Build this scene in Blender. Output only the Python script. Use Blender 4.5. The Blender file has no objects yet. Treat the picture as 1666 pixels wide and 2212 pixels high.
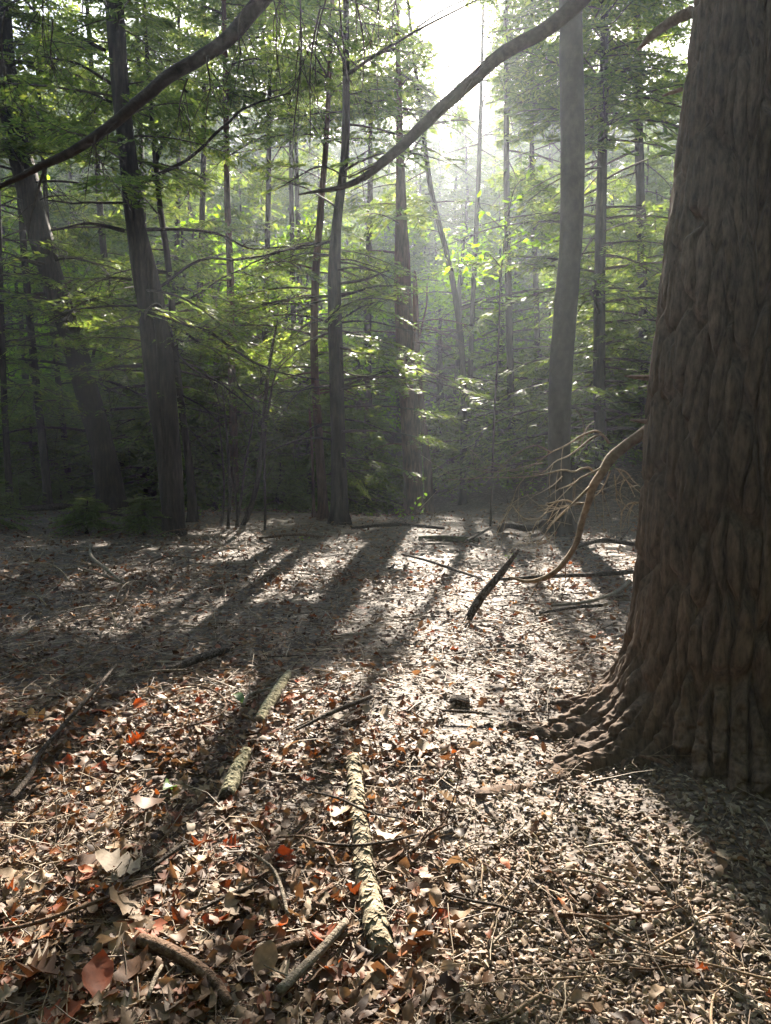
import bpy, math, random
import numpy as np
from mathutils import Vector

# ------------------------------------------------------------------ scene, camera, light
S = bpy.context.scene
COL = S.collection
PI = math.pi
EYE = 1.6
FPX = 1544.0                 # focal length for a photograph 1666 wide
PITCH = math.radians(-6.1)
CP, SP = math.cos(PITCH), math.sin(PITCH)
SUN_EL, SUN_AZ = math.radians(28.6), math.radians(4.7)

cam = bpy.data.cameras.new('camera')
cam.sensor_fit = 'HORIZONTAL'; cam.sensor_width = 36.0
cam.lens = FPX / 1666 * 36.0
cam.clip_start = 0.05; cam.clip_end = 600
camo = bpy.data.objects.new('camera', cam); COL.objects.link(camo)
camo.location = (0, 0, EYE); camo.rotation_euler = (PI / 2 + PITCH, 0, 0)
S.camera = camo

W = bpy.data.worlds.new('World'); S.world = W; W.use_nodes = True
nt = W.node_tree
sky = nt.nodes.new('ShaderNodeTexSky'); sky.sky_type = 'NISHITA'; sky.sun_disc = False
sky.sun_elevation = SUN_EL; sky.sun_rotation = SUN_AZ; sky.air_density = 1.0; sky.dust_density = 1.5
nt.links.new(sky.outputs[0], nt.nodes['Background'].inputs[0])
nt.nodes['Background'].inputs[1].default_value = 0.065

SD = np.array([math.cos(SUN_EL) * math.sin(SUN_AZ), math.cos(SUN_EL) * math.cos(SUN_AZ), math.sin(SUN_EL)])
sl = bpy.data.lights.new('sun', 'SUN'); sl.energy = 5.0; sl.angle = math.radians(0.53); sl.color = (1.0, 0.90, 0.76)
so = bpy.data.objects.new('sun', sl); COL.objects.link(so); so.location = (5, 60, 40)
so.rotation_euler = Vector(SD).to_track_quat('Z', 'Y').to_euler()

S.view_settings.view_transform = 'Standard'; S.view_settings.look = 'None'
S.view_settings.gamma = 1; S.view_settings.use_curve_mapping = False
S.view_settings.exposure = 2.72
S.render.engine = 'CYCLES'
S.cycles.max_bounces = 6; S.cycles.diffuse_bounces = 3; S.cycles.glossy_bounces = 2
S.cycles.transmission_bounces = 4; S.cycles.volume_bounces = 0; S.cycles.transparent_max_bounces = 4
S.cycles.sample_clamp_indirect = 4.0
S.cycles.use_denoising = True
HAZE_DENSITY, HAZE_G = 0.0011, 0.62

rng = np.random.default_rng(11)
random.seed(5)

# ------------------------------------------------------------------ numeric helpers
def hash3(i, j, k, s=0):
    h = (i.astype(np.int64) * 374761393 + j.astype(np.int64) * 668265263 + k.astype(np.int64) * 2147483647 + s * 974711) & 0xffffffff
    h = ((h ^ (h >> 13)) * 1274126177) & 0xffffffff
    h = ((h ^ (h >> 16)) * 2246822519) & 0xffffffff
    return ((h ^ (h >> 15)) & 0xffffff) / float(0xffffff)

def vnoise(x, y, z=0.0, s=0):
    x, y, z = np.broadcast_arrays(np.asarray(x, float), np.asarray(y, float), np.asarray(z, float))
    i, j, k = np.floor(x), np.floor(y), np.floor(z)
    fx, fy, fz = x - i, y - j, z - k
    fx = fx * fx * (3 - 2 * fx); fy = fy * fy * (3 - 2 * fy); fz = fz * fz * (3 - 2 * fz)
    r = 0
    for a in (0, 1):
        for b in (0, 1):
            for c in (0, 1):
                r = r + (fx if a else 1 - fx) * (fy if b else 1 - fy) * (fz if c else 1 - fz) * hash3(i + a, j + b, k + c, s)
    return r

def fbm(x, y, z=0.0, s=0, o=3):
    r, a, t = 0, 1.0, 0
    for q in range(o):
        r = r + a * vnoise(np.asarray(x) * 2 ** q, np.asarray(y) * 2 ** q, np.asarray(z) * 2 ** q, s + q); t += a; a *= .5
    return r / t

def sstep(a, b, x):
    t = np.clip((np.asarray(x, float) - a) / (b - a), 0, 1); return t * t * (3 - 2 * t)

def terr(x, y):
    x = np.asarray(x, float); y = np.asarray(y, float)
    z = .10 * (fbm(x * .35, y * .35, s=3) - .5) + .05 * (fbm(x * 1.3, y * 1.3, s=9, o=2) - .5)
    z = z + .10 * sstep(-3, -9, x) * sstep(8, 14, y)
    z = z + 1.5 * sstep(1.4, 8, x) * sstep(11.5, 19, y) + 2.5 * sstep(4, 18, x) * sstep(12, 30, y)
    z = z - 1.6 * sstep(14.5, 24, y) * sstep(1.5, -2, x)
    z = z - .42 * np.exp(-((x - .6) / 2.2) ** 2 - ((y - 19) / 3.2) ** 2)
    z = z + .17 * np.clip(y - 26, 0, 80) + .26 * np.clip(y - 46, 0, 50)
    return z

def ray(px, py):
    a, b = (px - 833.0) / FPX, (1106.0 - py) / FPX
    return np.array([a, CP - SP * b, SP + CP * b])

def P(px, py, d):                       # point seen at (px,py) at forward distance d (metres along Y)
    r = ray(px, py); r = r / r[1] * d
    return np.array([r[0], r[1], r[2] + EYE])

def G(px, py):                          # where that line of sight meets the ground
    r = ray(px, py); r = r / r[1]
    d = 1.0
    while d < 60:
        p = r * d
        if p[2] + EYE < terr(p[0], p[1]): break
        d += .02
    p = r * d
    return np.array([p[0], p[1], float(terr(p[0], p[1]))])

def pix(p):                             # where points of the place fall in the photograph (for measuring)
    x, y, z = p[:, 0], p[:, 1], p[:, 2] - EYE
    f = y * CP + z * SP; u = -y * SP + z * CP
    f = np.where(f > .05, f, .05)
    return 833 + FPX * x / f, 1106 - FPX * u / f

# how open the canopy is above each bit of ground: 1 sunlit, 0 deep shade
BLOB = [(260, 1365, 170, 36, .55), (430, 1215, 60, 16, .35), (600, 1200, 80, 24, .5), (520, 1490, 130, 45, .5),
        (1100, 1280, 300, 110, .85), (930, 1360, 130, 80, .6), (800, 1110, 60, 18, .8), (945, 1105, 45, 30, .9),
        (1330, 1235, 70, 22, .8), (850, 1180, 90, 20, .6), (150, 1180, 150, 10, .4), (1290, 1090, 60, 30, .7), (1080, 1600, 200, 140, .5)]
DARK = [(720, 1205, 75, 42, .9), (1180, 1440, 120, 32, .6), (420, 1420, 200, 45, .5), (120, 1745, 170, 28, .6), (60, 1470, 160, 40, .7),
        (560, 1300, 230, 35, .6), (420, 1880, 170, 22, .35), (1240, 2160, 420, 45, .45), (600, 2150, 140, 25, .5), (840, 1510, 110, 28, .5), (300, 2050, 200, 22, .35)]

def openness(u, v):
    L = .04 + .87 * sstep(1430, 1530, v)
    for (a, b, su, sv, w) in BLOB: L = np.maximum(L, w * np.exp(-((u - a) / su) ** 2 - ((v - b) / sv) ** 2))
    for (a, b, su, sv, w) in DARK: L = L * (1 - w * np.exp(-((u - a) / su) ** 2 - ((v - b) / sv) ** 2))
    return L

def keep_mask(p, r):
    t = (p[:, 2] - 0.0) / SD[2]
    s = p - SD * t[:, None]
    u, v = pix(s)
    L = openness(u, v)
    n = np.clip((fbm(s[:, 0] * 1.5, s[:, 1] * .8, s=40, o=3) - .5) * 1.9 + .46, 0.0, 1)
    vis = (s[:, 1] > 1.6) & (s[:, 1] < 17) & (v > 1090) & (v < 2700) & (np.abs(s[:, 0]) < 9)
    k = ~vis | (n > L)
    pu, pv = pix(p)
    gap = np.exp(-((pu - 955) / 88) ** 2 - ((pv - 15) / 85) ** 2) + .10 * np.exp(-((pu - 930) / 170) ** 2 - ((pv - 150) / 110) ** 2)
    s2 = p - SD * ((p[:, 1] - 4.1) / SD[1])[:, None]          # the dead bough and the near trunk's left edge stand in sun
    bough = (s2[:, 0] > .0) & (s2[:, 0] < 1.6) & (s2[:, 2] > .2) & (s2[:, 2] < 4.0) & (fbm(s2[:, 0] * 2, s2[:, 2] * 2, s=60) > .28)
    a_ = p[:, 0] * math.cos(SUN_AZ) - p[:, 1] * math.sin(SUN_AZ)                 # shafts: stand-wide openings through which the sun reaches inner boughs
    b_ = p[:, 2] * math.cos(SUN_EL) - p[:, 1] * math.sin(SUN_EL)
    sh = fbm(a_ * .55, b_ * .9, s=81, o=2); y0 = 10.5 + 11 * np.clip((vnoise(a_ * .45 + 31, b_ * .7, s=82) - .5) * 1.6 + .5, 0, 1)
    core2 = (a_ > -1.9) & (a_ < 2.9) & (b_ > -6.5) & (b_ < -3.2)
    core = (a_ > -2.3) & (a_ < 2.8) & (b_ > -6.2) & (b_ < -1.5)
    sh = np.where(core, sh + .10, sh); y0 = np.where(core, 14.6 + 5.5 * (y0 - 10.5) / 11, y0)
    sh = np.where(core2, .9, sh); y0 = np.where(core2, 14.0 + 1.2 * (a_ > 1.2), y0)
    shaft = (sh > .44) & (p[:, 1] > y0) & (r.random(len(p)) < .95)
    shaft = shaft & (core2 | ~vis | (L > .3)) & (p[:, 2] < .43 * p[:, 1] + .5)
    return k & ~bough & ~shaft & (r.random(len(p)) > gap * 1.25)

# ------------------------------------------------------------------ mesh and object helpers
def mesh(name, V, quads=None, tris=None, mats=(), midx=None, smooth=False, uv=None):
    me = bpy.data.meshes.new(name)
    V = np.asarray(V, np.float32)
    q = np.zeros((0, 4), np.int32) if quads is None or len(quads) == 0 else np.asarray(quads, np.int32)
    t = np.zeros((0, 3), np.int32) if tris is None or len(tris) == 0 else np.asarray(tris, np.int32)
    me.vertices.add(len(V)); me.vertices.foreach_set('co', V.ravel())
    idx = np.concatenate([q.ravel(), t.ravel()]).astype(np.int32)
    me.loops.add(len(idx)); me.loops.foreach_set('vertex_index', idx)
    n = len(q) + len(t)
    me.polygons.add(n)
    st = np.concatenate([np.arange(len(q)) * 4, len(q) * 4 + np.arange(len(t)) * 3]).astype(np.int32)
    me.polygons.foreach_set('loop_start', st)
    if midx is not None: me.polygons.foreach_set('material_index', np.asarray(midx, np.int32))
    me.polygons.foreach_set('use_smooth', np.full(n, smooth, bool))
    for m in mats: me.materials.append(m)
    me.update(calc_edges=True); me.validate()
    return me

def tag(o, label=None, cat=None, group=None, kind=None):
    if label: o['label'] = label
    if cat: o['category'] = cat
    if group: o['group'] = group
    if kind: o['kind'] = kind
    return o

def empty(name, loc, label, cat, group=None):
    o = bpy.data.objects.new(name, None); COL.objects.link(o); o.location = loc
    o.empty_display_size = .2
    return tag(o, label, cat, group)

def link(name, me, parent=None, loc=(0, 0, 0)):
    o = bpy.data.objects.new(name, me); COL.objects.link(o); o.location = loc
    if parent is not None: o.parent = parent
    return o

class MB:                                # collects pieces of ONE mesh
    def __init__(s): s.V = []; s.Q = []; s.T = []; s.n = 0
    def add(s, V, Q=None, T=None):
        V = np.asarray(V, float)
        if Q is not None and len(Q): s.Q.append(np.asarray(Q) + s.n)
        if T is not None and len(T): s.T.append(np.asarray(T) + s.n)
        s.V.append(V); s.n += len(V)
    def get(s):
        V = np.concatenate(s.V) if s.V else np.zeros((0, 3))
        return V, (np.concatenate(s.Q) if s.Q else None), (np.concatenate(s.T) if s.T else None)
    def build(s, name, mat, parent=None, org=(0, 0, 0), smooth=True):
        V, Q, T = s.get()
        return link(name, mesh(name, V - np.asarray(org), Q, T, [mat], smooth=smooth), parent)

def resample(pts, rad, step):
    pts = np.asarray(pts, float); rad = np.asarray(rad, float)
    d = np.r_[0, np.cumsum(np.linalg.norm(np.diff(pts, axis=0), axis=1))]
    n = max(3, int(d[-1] / step) + 1)
    t = np.linspace(0, d[-1], n)
    def cr(y):                           # smooth (Catmull-like) interpolation
        m = np.gradient(y, d)
        k = np.clip(np.searchsorted(d, t) - 1, 0, len(d) - 2)
        h = d[k + 1] - d[k]; s = (t - d[k]) / h
        return (2 * s ** 3 - 3 * s ** 2 + 1) * y[k] + (s ** 3 - 2 * s ** 2 + s) * h * m[k] + (-2 * s ** 3 + 3 * s ** 2) * y[k + 1] + (s ** 3 - s ** 2) * h * m[k + 1]
    return np.stack([cr(pts[:, a]) for a in range(3)], 1), np.interp(t, d, rad)

def tube(pts, rad, sides=6, cap=True, rough=0.0, seed=0, freq=6.0, flute=None):
    pts = np.asarray(pts, float); rad = np.asarray(rad, float); n = len(pts)
    T = np.gradient(pts, axis=0); T /= np.linalg.norm(T, axis=1)[:, None] + 1e-9
    ref = np.array([0.31, .95, .05]) if abs(T[n // 2][1]) < .8 else np.array([.95, .05, .31])
    A = np.cross(T, ref); A /= np.linalg.norm(A, axis=1)[:, None] + 1e-9
    B = np.cross(T, A)
    th = np.linspace(0, 2 * PI, sides, endpoint=False)
    R = np.repeat(rad[:, None], sides, 1)
    if rough:
        L = np.cumsum(np.r_[0, np.linalg.norm(np.diff(pts, axis=0), axis=1)])
        R = R * (1 + rough * 2 * (fbm(np.cos(th)[None] * 1.6 + 50 + seed, np.sin(th)[None] * 1.6 + 9, L[:, None] * freq, s=seed, o=3) - .5))
    if flute is not None: R = R * flute(th[None], np.arange(n)[:, None] / (n - 1), n)
    V = pts[:, None] + R[..., None] * (np.cos(th)[None, :, None] * A[:, None] + np.sin(th)[None, :, None] * B[:, None])
    V = V.reshape(-1, 3)
    i, j = np.meshgrid(np.arange(n - 1), np.arange(sides), indexing='ij'); k = (j + 1) % sides
    Q = np.stack([i * sides + j, i * sides + k, (i + 1) * sides + k, (i + 1) * sides + j], -1).reshape(-1, 4)
    Tt = []
    if cap:
        V = np.concatenate([V, pts[:1], pts[-1:]]); a, b = n * sides, n * sides + 1
        for j in range(sides):
            Tt += [(a, (j + 1) % sides, j), (b, (n - 1) * sides + j, (n - 1) * sides + (j + 1) % sides)]
    return V, Q, Tt

# ------------------------------------------------------------------ materials
def newmat(name):
    m = bpy.data.materials.new(name); m.use_nodes = True
    n = m.node_tree; b = n.nodes['Principled BSDF']
    return m, n, b

def ramp(n, stops, interp='LINEAR'):
    r = n.nodes.new('ShaderNodeValToRGB'); e = r.color_ramp.elements; r.color_ramp.interpolation = interp
    while len(e) > 1: e.remove(e[0])
    e[0].position = stops[0][0]; e[0].color = (*stops[0][1], 1)
    for p, c in stops[1:]:
        q = e.new(p); q.color = (*c, 1)
    return r

def tex(n, scale, detail=4, sc=(1, 1, 1), kind='ShaderNodeTexNoise', rough=.6):
    tc = n.nodes.new('ShaderNodeNewGeometry'); mp = n.nodes.new('ShaderNodeMapping'); mp.inputs['Scale'].default_value = sc
    n.links.new(tc.outputs['Position'], mp.inputs[0])
    t = n.nodes.new(kind); t.inputs['Scale'].default_value = scale
    if kind == 'ShaderNodeTexNoise': t.inputs['Detail'].default_value = detail; t.inputs['Roughness'].default_value = rough
    n.links.new(mp.outputs[0], t.inputs['Vector'])
    return t

def bark(name, c0, c1, c2, sc=(1, 1, .16), scale=24, bump=.8, rough=.9, dist=.05):
    m, n, b = newmat(name)
    t = tex(n, scale, 6, sc)
    r = ramp(n, [(.3, c0), (.5, c1), (.72, c2)]); n.links.new(t.outputs['Fac'], r.inputs[0])
    t2 = tex(n, 1.7, 3)
    r2 = ramp(n, [(.3, (.62, .62, .62)), (.7, (1.25, 1.2, 1.15))]); n.links.new(t2.outputs['Fac'], r2.inputs[0])
    mx = n.nodes.new('ShaderNodeMixRGB'); mx.blend_type = 'MULTIPLY'; mx.inputs[0].default_value = 1
    n.links.new(r.outputs[0], mx.inputs[1]); n.links.new(r2.outputs[0], mx.inputs[2]); n.links.new(mx.outputs[0], b.inputs['Base Color'])
    bp = n.nodes.new('ShaderNodeBump'); bp.inputs['Strength'].default_value = bump; bp.inputs['Distance'].default_value = dist
    n.links.new(t.outputs['Fac'], bp.inputs['Height']); n.links.new(bp.outputs[0], b.inputs['Normal'])
    b.inputs['Roughness'].default_value = rough; b.inputs['Specular IOR Level'].default_value = .25
    return m

def leafmat(name, stops, trans=.45, rough=.45, spec=.5, tmul=(1.5, 1.7, .9), interp='LINEAR', detail=False):
    m, n, b = newmat(name)
    g = n.nodes.new('ShaderNodeNewGeometry')
    r = ramp(n, stops, interp); n.links.new(g.outputs['Random Per Island'], r.inputs[0])
    src = r.outputs[0]
    if detail:
        t = tex(n, 45, 4); r3 = ramp(n, [(.3, (.55, .5, .45)), (.65, (1.15, 1.12, 1.1))]); n.links.new(t.outputs['Fac'], r3.inputs[0])
        mm = n.nodes.new('ShaderNodeMixRGB'); mm.blend_type = 'MULTIPLY'; mm.inputs[0].default_value = .8
        n.links.new(src, mm.inputs[1]); n.links.new(r3.outputs[0], mm.inputs[2]); src = mm.outputs[0]
    n.links.new(src, b.inputs['Base Color'])
    b.inputs['Roughness'].default_value = rough; b.inputs['Specular IOR Level'].default_value = spec
    tr = n.nodes.new('ShaderNodeBsdfTranslucent')
    mu = n.nodes.new('ShaderNodeMixRGB'); mu.blend_type = 'MULTIPLY'; mu.inputs[0].default_value = 1; mu.inputs[2].default_value = (*tmul, 1)
    n.links.new(src, mu.inputs[1]); n.links.new(mu.outputs[0], tr.inputs[0])
    mx = n.nodes.new('ShaderNodeMixShader'); mx.inputs[0].default_value = trans
    n.links.new(b.outputs[0], mx.inputs[1]); n.links.new(tr.outputs[0], mx.inputs[2])
    n.links.new(mx.outputs[0], n.nodes['Material Output'].inputs[0])
    return m

M = {}
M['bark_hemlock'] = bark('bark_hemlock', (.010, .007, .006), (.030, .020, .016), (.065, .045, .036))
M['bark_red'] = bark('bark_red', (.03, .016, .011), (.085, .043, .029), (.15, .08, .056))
M['bark_smooth'] = bark('bark_smooth', (.038, .028, .02), (.05, .038, .027), (.068, .053, .038), sc=(1, 1, .6), scale=14, bump=.12)
M['bark_big'] = bark('bark_big', (.04, .026, .018), (.105, .070, .049), (.165, .115, .080), sc=(1, 1, .3), scale=45, bump=.6, dist=.008)
M['bark_limb'] = bark('bark_limb', (.022, .016, .014), (.045, .033, .028), (.075, .055, .047), sc=(1, 1, 1), scale=22, bump=.4)
M['dead_wood'] = bark('dead_wood', (.11, .078, .05), (.21, .15, .098), (.32, .245, .168), sc=(1, 1, 1), scale=30, bump=.3)
M['twig_pale'] = bark('twig_pale', (.14, .105, .07), (.27, .21, .14), (.38, .31, .22), sc=(1, 1, 1), scale=40, bump=.2)
M['dark_stick'] = bark('dark_stick', (.025, .018, .014), (.06, .045, .035), (.12, .095, .075), sc=(1, 1, 1), scale=35)
M['grey_stick'] = bark('grey_stick', (.12, .10, .08), (.22, .185, .145), (.33, .29, .23), sc=(1, 1, 1), scale=40)
M['brown_stick'] = bark('brown_stick', (.06, .035, .022), (.14, .085, .055), (.24, .165, .115), sc=(1, 1, 1), scale=40)
M['lichen_stick'] = bark('lichen_stick', (.09, .075, .045), (.33, .30, .19), (.46, .43, .29), sc=(1, 1, 1), scale=38, bump=.7)
M['rotten_log'] = bark('rotten_log', (.05, .035, .024), (.27, .225, .15), (.45, .40, .30), sc=(1, 1, 1), scale=24, bump=.9, dist=.03)
M['moss_log'] = bark('moss_log', (.03, .022, .014), (.06, .05, .02), (.09, .11, .03), sc=(1, 1, 1), scale=14, bump=.6)
M['needles'] = leafmat('needles', [(0, (.026, .048, .017)), (.5, (.045, .078, .022)), (.85, (.07, .11, .03)), (1, (.09, .12, .035))], trans=.58, rough=.5, spec=.2, tmul=(4.1, 3.4, 1.7))
M['needles_far'] = leafmat('needles_far', [(0, (.03, .055, .018)), (.6, (.05, .09, .025)), (1, (.08, .12, .03))], trans=.6, rough=.5, spec=.2, tmul=(3.9, 3.2, 1.9))
M['broadleaf'] = leafmat('broadleaf', [(0, (.06, .11, .02)), (1, (.12, .17, .03))], trans=.7, rough=.42, spec=.3, tmul=(2.7, 3.0, .5))
M['twig_wood'] = bark('twig_wood', (.03, .022, .018), (.07, .052, .042), (.11, .085, .07), sc=(1, 1, 1), scale=20, bump=.1)
LIT = [(0, (0.208, 0.137, 0.081)), (.13, (0.128, 0.072, 0.039)), (.27, (0.264, 0.190, 0.119)), (.36, (0.080, 0.040, 0.022)), (.52, (0.168, 0.103, 0.059)), (.63, (0.044, 0.024, 0.014)), (.74, (0.232, 0.163, 0.101)), (.82, (0.152, 0.047, 0.017)), (.91, (0.264, 0.091, 0.025)), (.945, (0.120, 0.084, 0.056))]
M['leaf_litter'] = leafmat('leaf_litter', LIT, trans=.26, rough=.6, spec=.28, tmul=(1.35, .95, .62), interp='CONSTANT', detail=True)
M['leaf_tan'] = leafmat('leaf_tan', [(0, (.24, .17, .105))], trans=.22, rough=.62, spec=.25, tmul=(1.2, .95, .7), detail=True)
M['leaf_brown'] = leafmat('leaf_brown', [(0, (.12, .064, .036))], trans=.25, rough=.62, spec=.25, tmul=(1.3, .9, .6), detail=True)
M['leaf_pale'] = leafmat('leaf_pale', [(0, (.31, .245, .175))], trans=.2, rough=.62, spec=.25, tmul=(1.1, .95, .8), detail=True)
M['leaf_orange'] = leafmat('leaf_orange', [(0, (.40, .12, .03))], trans=.4, rough=.62, spec=.25, tmul=(1.6, .8, .4), detail=True)
M['leaf_rust'] = leafmat('leaf_rust', [(0, (.23, .065, .025))], trans=.35, rough=.62, spec=.25, tmul=(1.6, .8, .4), detail=True)
M['leaf_green'] = leafmat('leaf_green', [(0, (.10, .18, .05))], trans=.45, rough=.35, tmul=(1.4, 1.6, .6), detail=True)
M['fungus'] = leafmat('fungus', [(0, (.55, .30, .12))], trans=.15, rough=.7, spec=.2, tmul=(1.2, .9, .6))
M['pebble'] = leafmat('pebble', [(0, (.16, .108, .07)), (.3, (.23, .165, .11)), (.5, (.10, .066, .043)), (.72, (.26, .19, .128)), (.88, (.19, .108, .062))], trans=0, rough=.75, spec=.25, interp='CONSTANT', detail=True)
M['stone'] = bark('stone', (.17, .16, .12), (.25, .24, .17), (.30, .30, .20), sc=(1, 1, 1), scale=16, bump=.3)
M['debris'] = leafmat('debris', [(0, (.20, .145, .095)), (.25, (.10, .065, .042)), (.5, (.29, .22, .155)), (.75, (.06, .04, .028)), (.9, (.36, .29, .21))], trans=.05, rough=.6, spec=.4, interp='CONSTANT')

M['straw'] = leafmat('straw', [(0, (.24, .175, .115)), (.3, (.14, .094, .062)), (.55, (.31, .245, .17)), (.75, (.07, .046, .032)), (.9, (.27, .19, .11))], trans=0, rough=.6, spec=.3, interp='CONSTANT')

def ground_mat():
    m, n, b = newmat('forest_soil')
    t = tex(n, 3.0, 8); r = ramp(n, [(.3, (.028, .020, .014)), (.55, (.06, .042, .029)), (.75, (.10, .072, .05))]); n.links.new(t.outputs['Fac'], r.inputs[0])
    v = tex(n, 38, kind='ShaderNodeTexVoronoi')
    r2 = ramp(n, [(0, (.07, .045, .03)), (.25, (.19, .13, .085)), (.45, (.10, .062, .04)), (.65, (.26, .20, .145)), (.85, (.13, .055, .03))], 'CONSTANT')
    sp = n.nodes.new('ShaderNodeSeparateColor'); n.links.new(v.outputs['Color'], sp.inputs[0]); n.links.new(sp.outputs[0], r2.inputs[0])
    mx = n.nodes.new('ShaderNodeMixRGB'); t3 = tex(n, 9, 4); r3 = ramp(n, [(.45, (.1, .1, .1)), (.6, (.75, .75, .75))]); n.links.new(t3.outputs['Fac'], r3.inputs[0])
    n.links.new(r3.outputs[0], mx.inputs[0]); n.links.new(r.outputs[0], mx.inputs[1]); n.links.new(r2.outputs[0], mx.inputs[2])
    n.links.new(mx.outputs[0], b.inputs['Base Color'])
    bp = n.nodes.new('ShaderNodeBump'); bp.inputs['Strength'].default_value = .5; bp.inputs['Distance'].default_value = .015
    n.links.new(v.outputs['Distance'], bp.inputs['Height']); n.links.new(bp.outputs[0], b.inputs['Normal'])
    b.inputs['Roughness'].default_value = .8
    return m
M['ground'] = ground_mat()

# ------------------------------------------------------------------ ground
def axis_pts(lo, hi, fine_lo, fine_hi, fine, grow=1.12):
    a = list(np.arange(fine_lo, fine_hi, fine)); st = fine; x = a[-1]
    while x < hi: st *= grow; x += st; a.append(x)
    st = fine; x = fine_lo; pre = []
    while x > lo: st *= grow; x -= st; pre.append(x)
    return np.array(pre[::-1] + a)
gx = axis_pts(-120, 120, -7, 8, .07); gy = axis_pts(-60, 150, .8, 17, .07)
X, Y = np.meshgrid(gx, gy, indexing='ij')
Z = terr(X, Y) + .03 * (fbm(X * 5, Y * 5, s=21, o=3) - .5)
nx, ny = X.shape
i, j = np.meshgrid(np.arange(nx - 1), np.arange(ny - 1), indexing='ij')
Q = np.stack([i * ny + j, (i + 1) * ny + j, (i + 1) * ny + j + 1, i * ny + j + 1], -1).reshape(-1, 4)
go = link('ground', mesh('ground', np.stack([X, Y, Z], -1).reshape(-1, 3), Q, None, [M['ground']], smooth=True))
tag(go, kind='structure')

# ------------------------------------------------------------------ hemlock limbs
def limb_proto(L, r, droop=.18, up=.05, dense=1.0):
    n = 12; s = np.linspace(0, 1, n)
    yaw = np.cumsum(r.normal(0, .05, n)); path = np.stack([s * L, np.cumsum(np.sin(yaw)) * L / n, (up * s - droop * s ** 2) * L], 1)
    at = lambda q: np.stack([np.interp(q, s, path[:, a]) for a in range(3)], -1)
    mb = MB(); mb.add(*tube(path, np.linspace(.007 * L + .006, .003, n), 4, cap=False))
    pos, dr, sd = [], [], []
    k = 0; q = .14
    while q < 1.0:
        base = at(q); side = 1 if k % 2 else -1
        l2 = min(.40 * L * (1 - q) ** .7 * min(1, .35 + 2.2 * q) + .12, 1.0) * r.uniform(.7, 1.15)
        if r.random() < .10: l2 *= .3
        a = math.radians(r.uniform(48, 68)) * side
        d2 = np.array([math.cos(a), math.sin(a), r.normal(-.10, .10)]); d2 /= np.linalg.norm(d2)
        nrm = np.cross([1, 0, 0], [0, 1, 0]) + r.normal(0, .22, 3); nrm /= np.linalg.norm(nrm)
        e2 = np.cross(nrm, d2); e2 /= np.linalg.norm(e2)
        m = max(3, int(l2 / .042 * dense))
        t = np.repeat((np.arange(m) + r.uniform(0, 1)) / m, 2); t = np.clip(t + r.normal(0, .01, 2 * m), .03, 1)
        sg = np.tile([1., -1.], m)
        bend = -.25 * l2 * t ** 2
        p = base + d2 * (t * l2)[:, None] + np.array([0, 0, 1]) * bend[:, None]
        ang = np.radians(r.uniform(35, 60, 2 * m)) * sg
        d3 = d2 * np.cos(ang)[:, None] + e2 * np.sin(ang)[:, None] + r.normal(0, .13, (2 * m, 3)) - np.array([0, 0, .12])
        ln = (.13 * (1 - t) ** .6 * min(1, l2 / .45 + .25) + .045) * r.uniform(.7, 1.25, 2 * m)
        d3 = d3 / np.linalg.norm(d3, axis=1)[:, None]
        s3 = np.cross(d3, nrm) + r.normal(0, .35, (2 * m, 3)); s3 = s3 / np.linalg.norm(s3, axis=1)[:, None]
        wd = np.clip(ln * .2, .010, .022) * r.uniform(.8, 1.25, 2 * m)
        pos.append(p); dr.append(d3 * ln[:, None]); sd.append(s3 * wd[:, None])
        tip = base + d2 * l2 - np.array([0, 0, .25 * l2])
        mid = base + d2 * l2 * .5 - np.array([0, 0, .0625 * l2])
        mb.add(*tube([base, mid, tip], [.006, .004, .002], 3, cap=False))
        k += 1; q += .075 / L / dense * r.uniform(.7, 1.3)
    V, Qd, _ = mb.get()
    thin_q = np.arange(len(Qd)) >= (n - 1) * 4
    return dict(tq=thin_q, p=np.concatenate(pos), d=np.concatenate(dr), s=np.concatenate(sd), V=V, Q=Qd, L=L)

pr = np.random.default_rng(3)
DENSE = .66
PROTO = [limb_proto(L, pr, dr_, up_, DENSE) for L, dr_, up_ in ((2.6, .22, .05), (2.2, .30, .12), (3.0, .28, .0), (2.4, .12, .0), (1.8, .3, .2), (2.8, .35, .1))]
PROTO_LO = [limb_proto(L, pr, dr_, up_, .6) for L, dr_, up_ in ((2.6, .22, .05), (2.2, .30, .12), (3.0, .28, .0), (2.0, .12, .1))]

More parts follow.
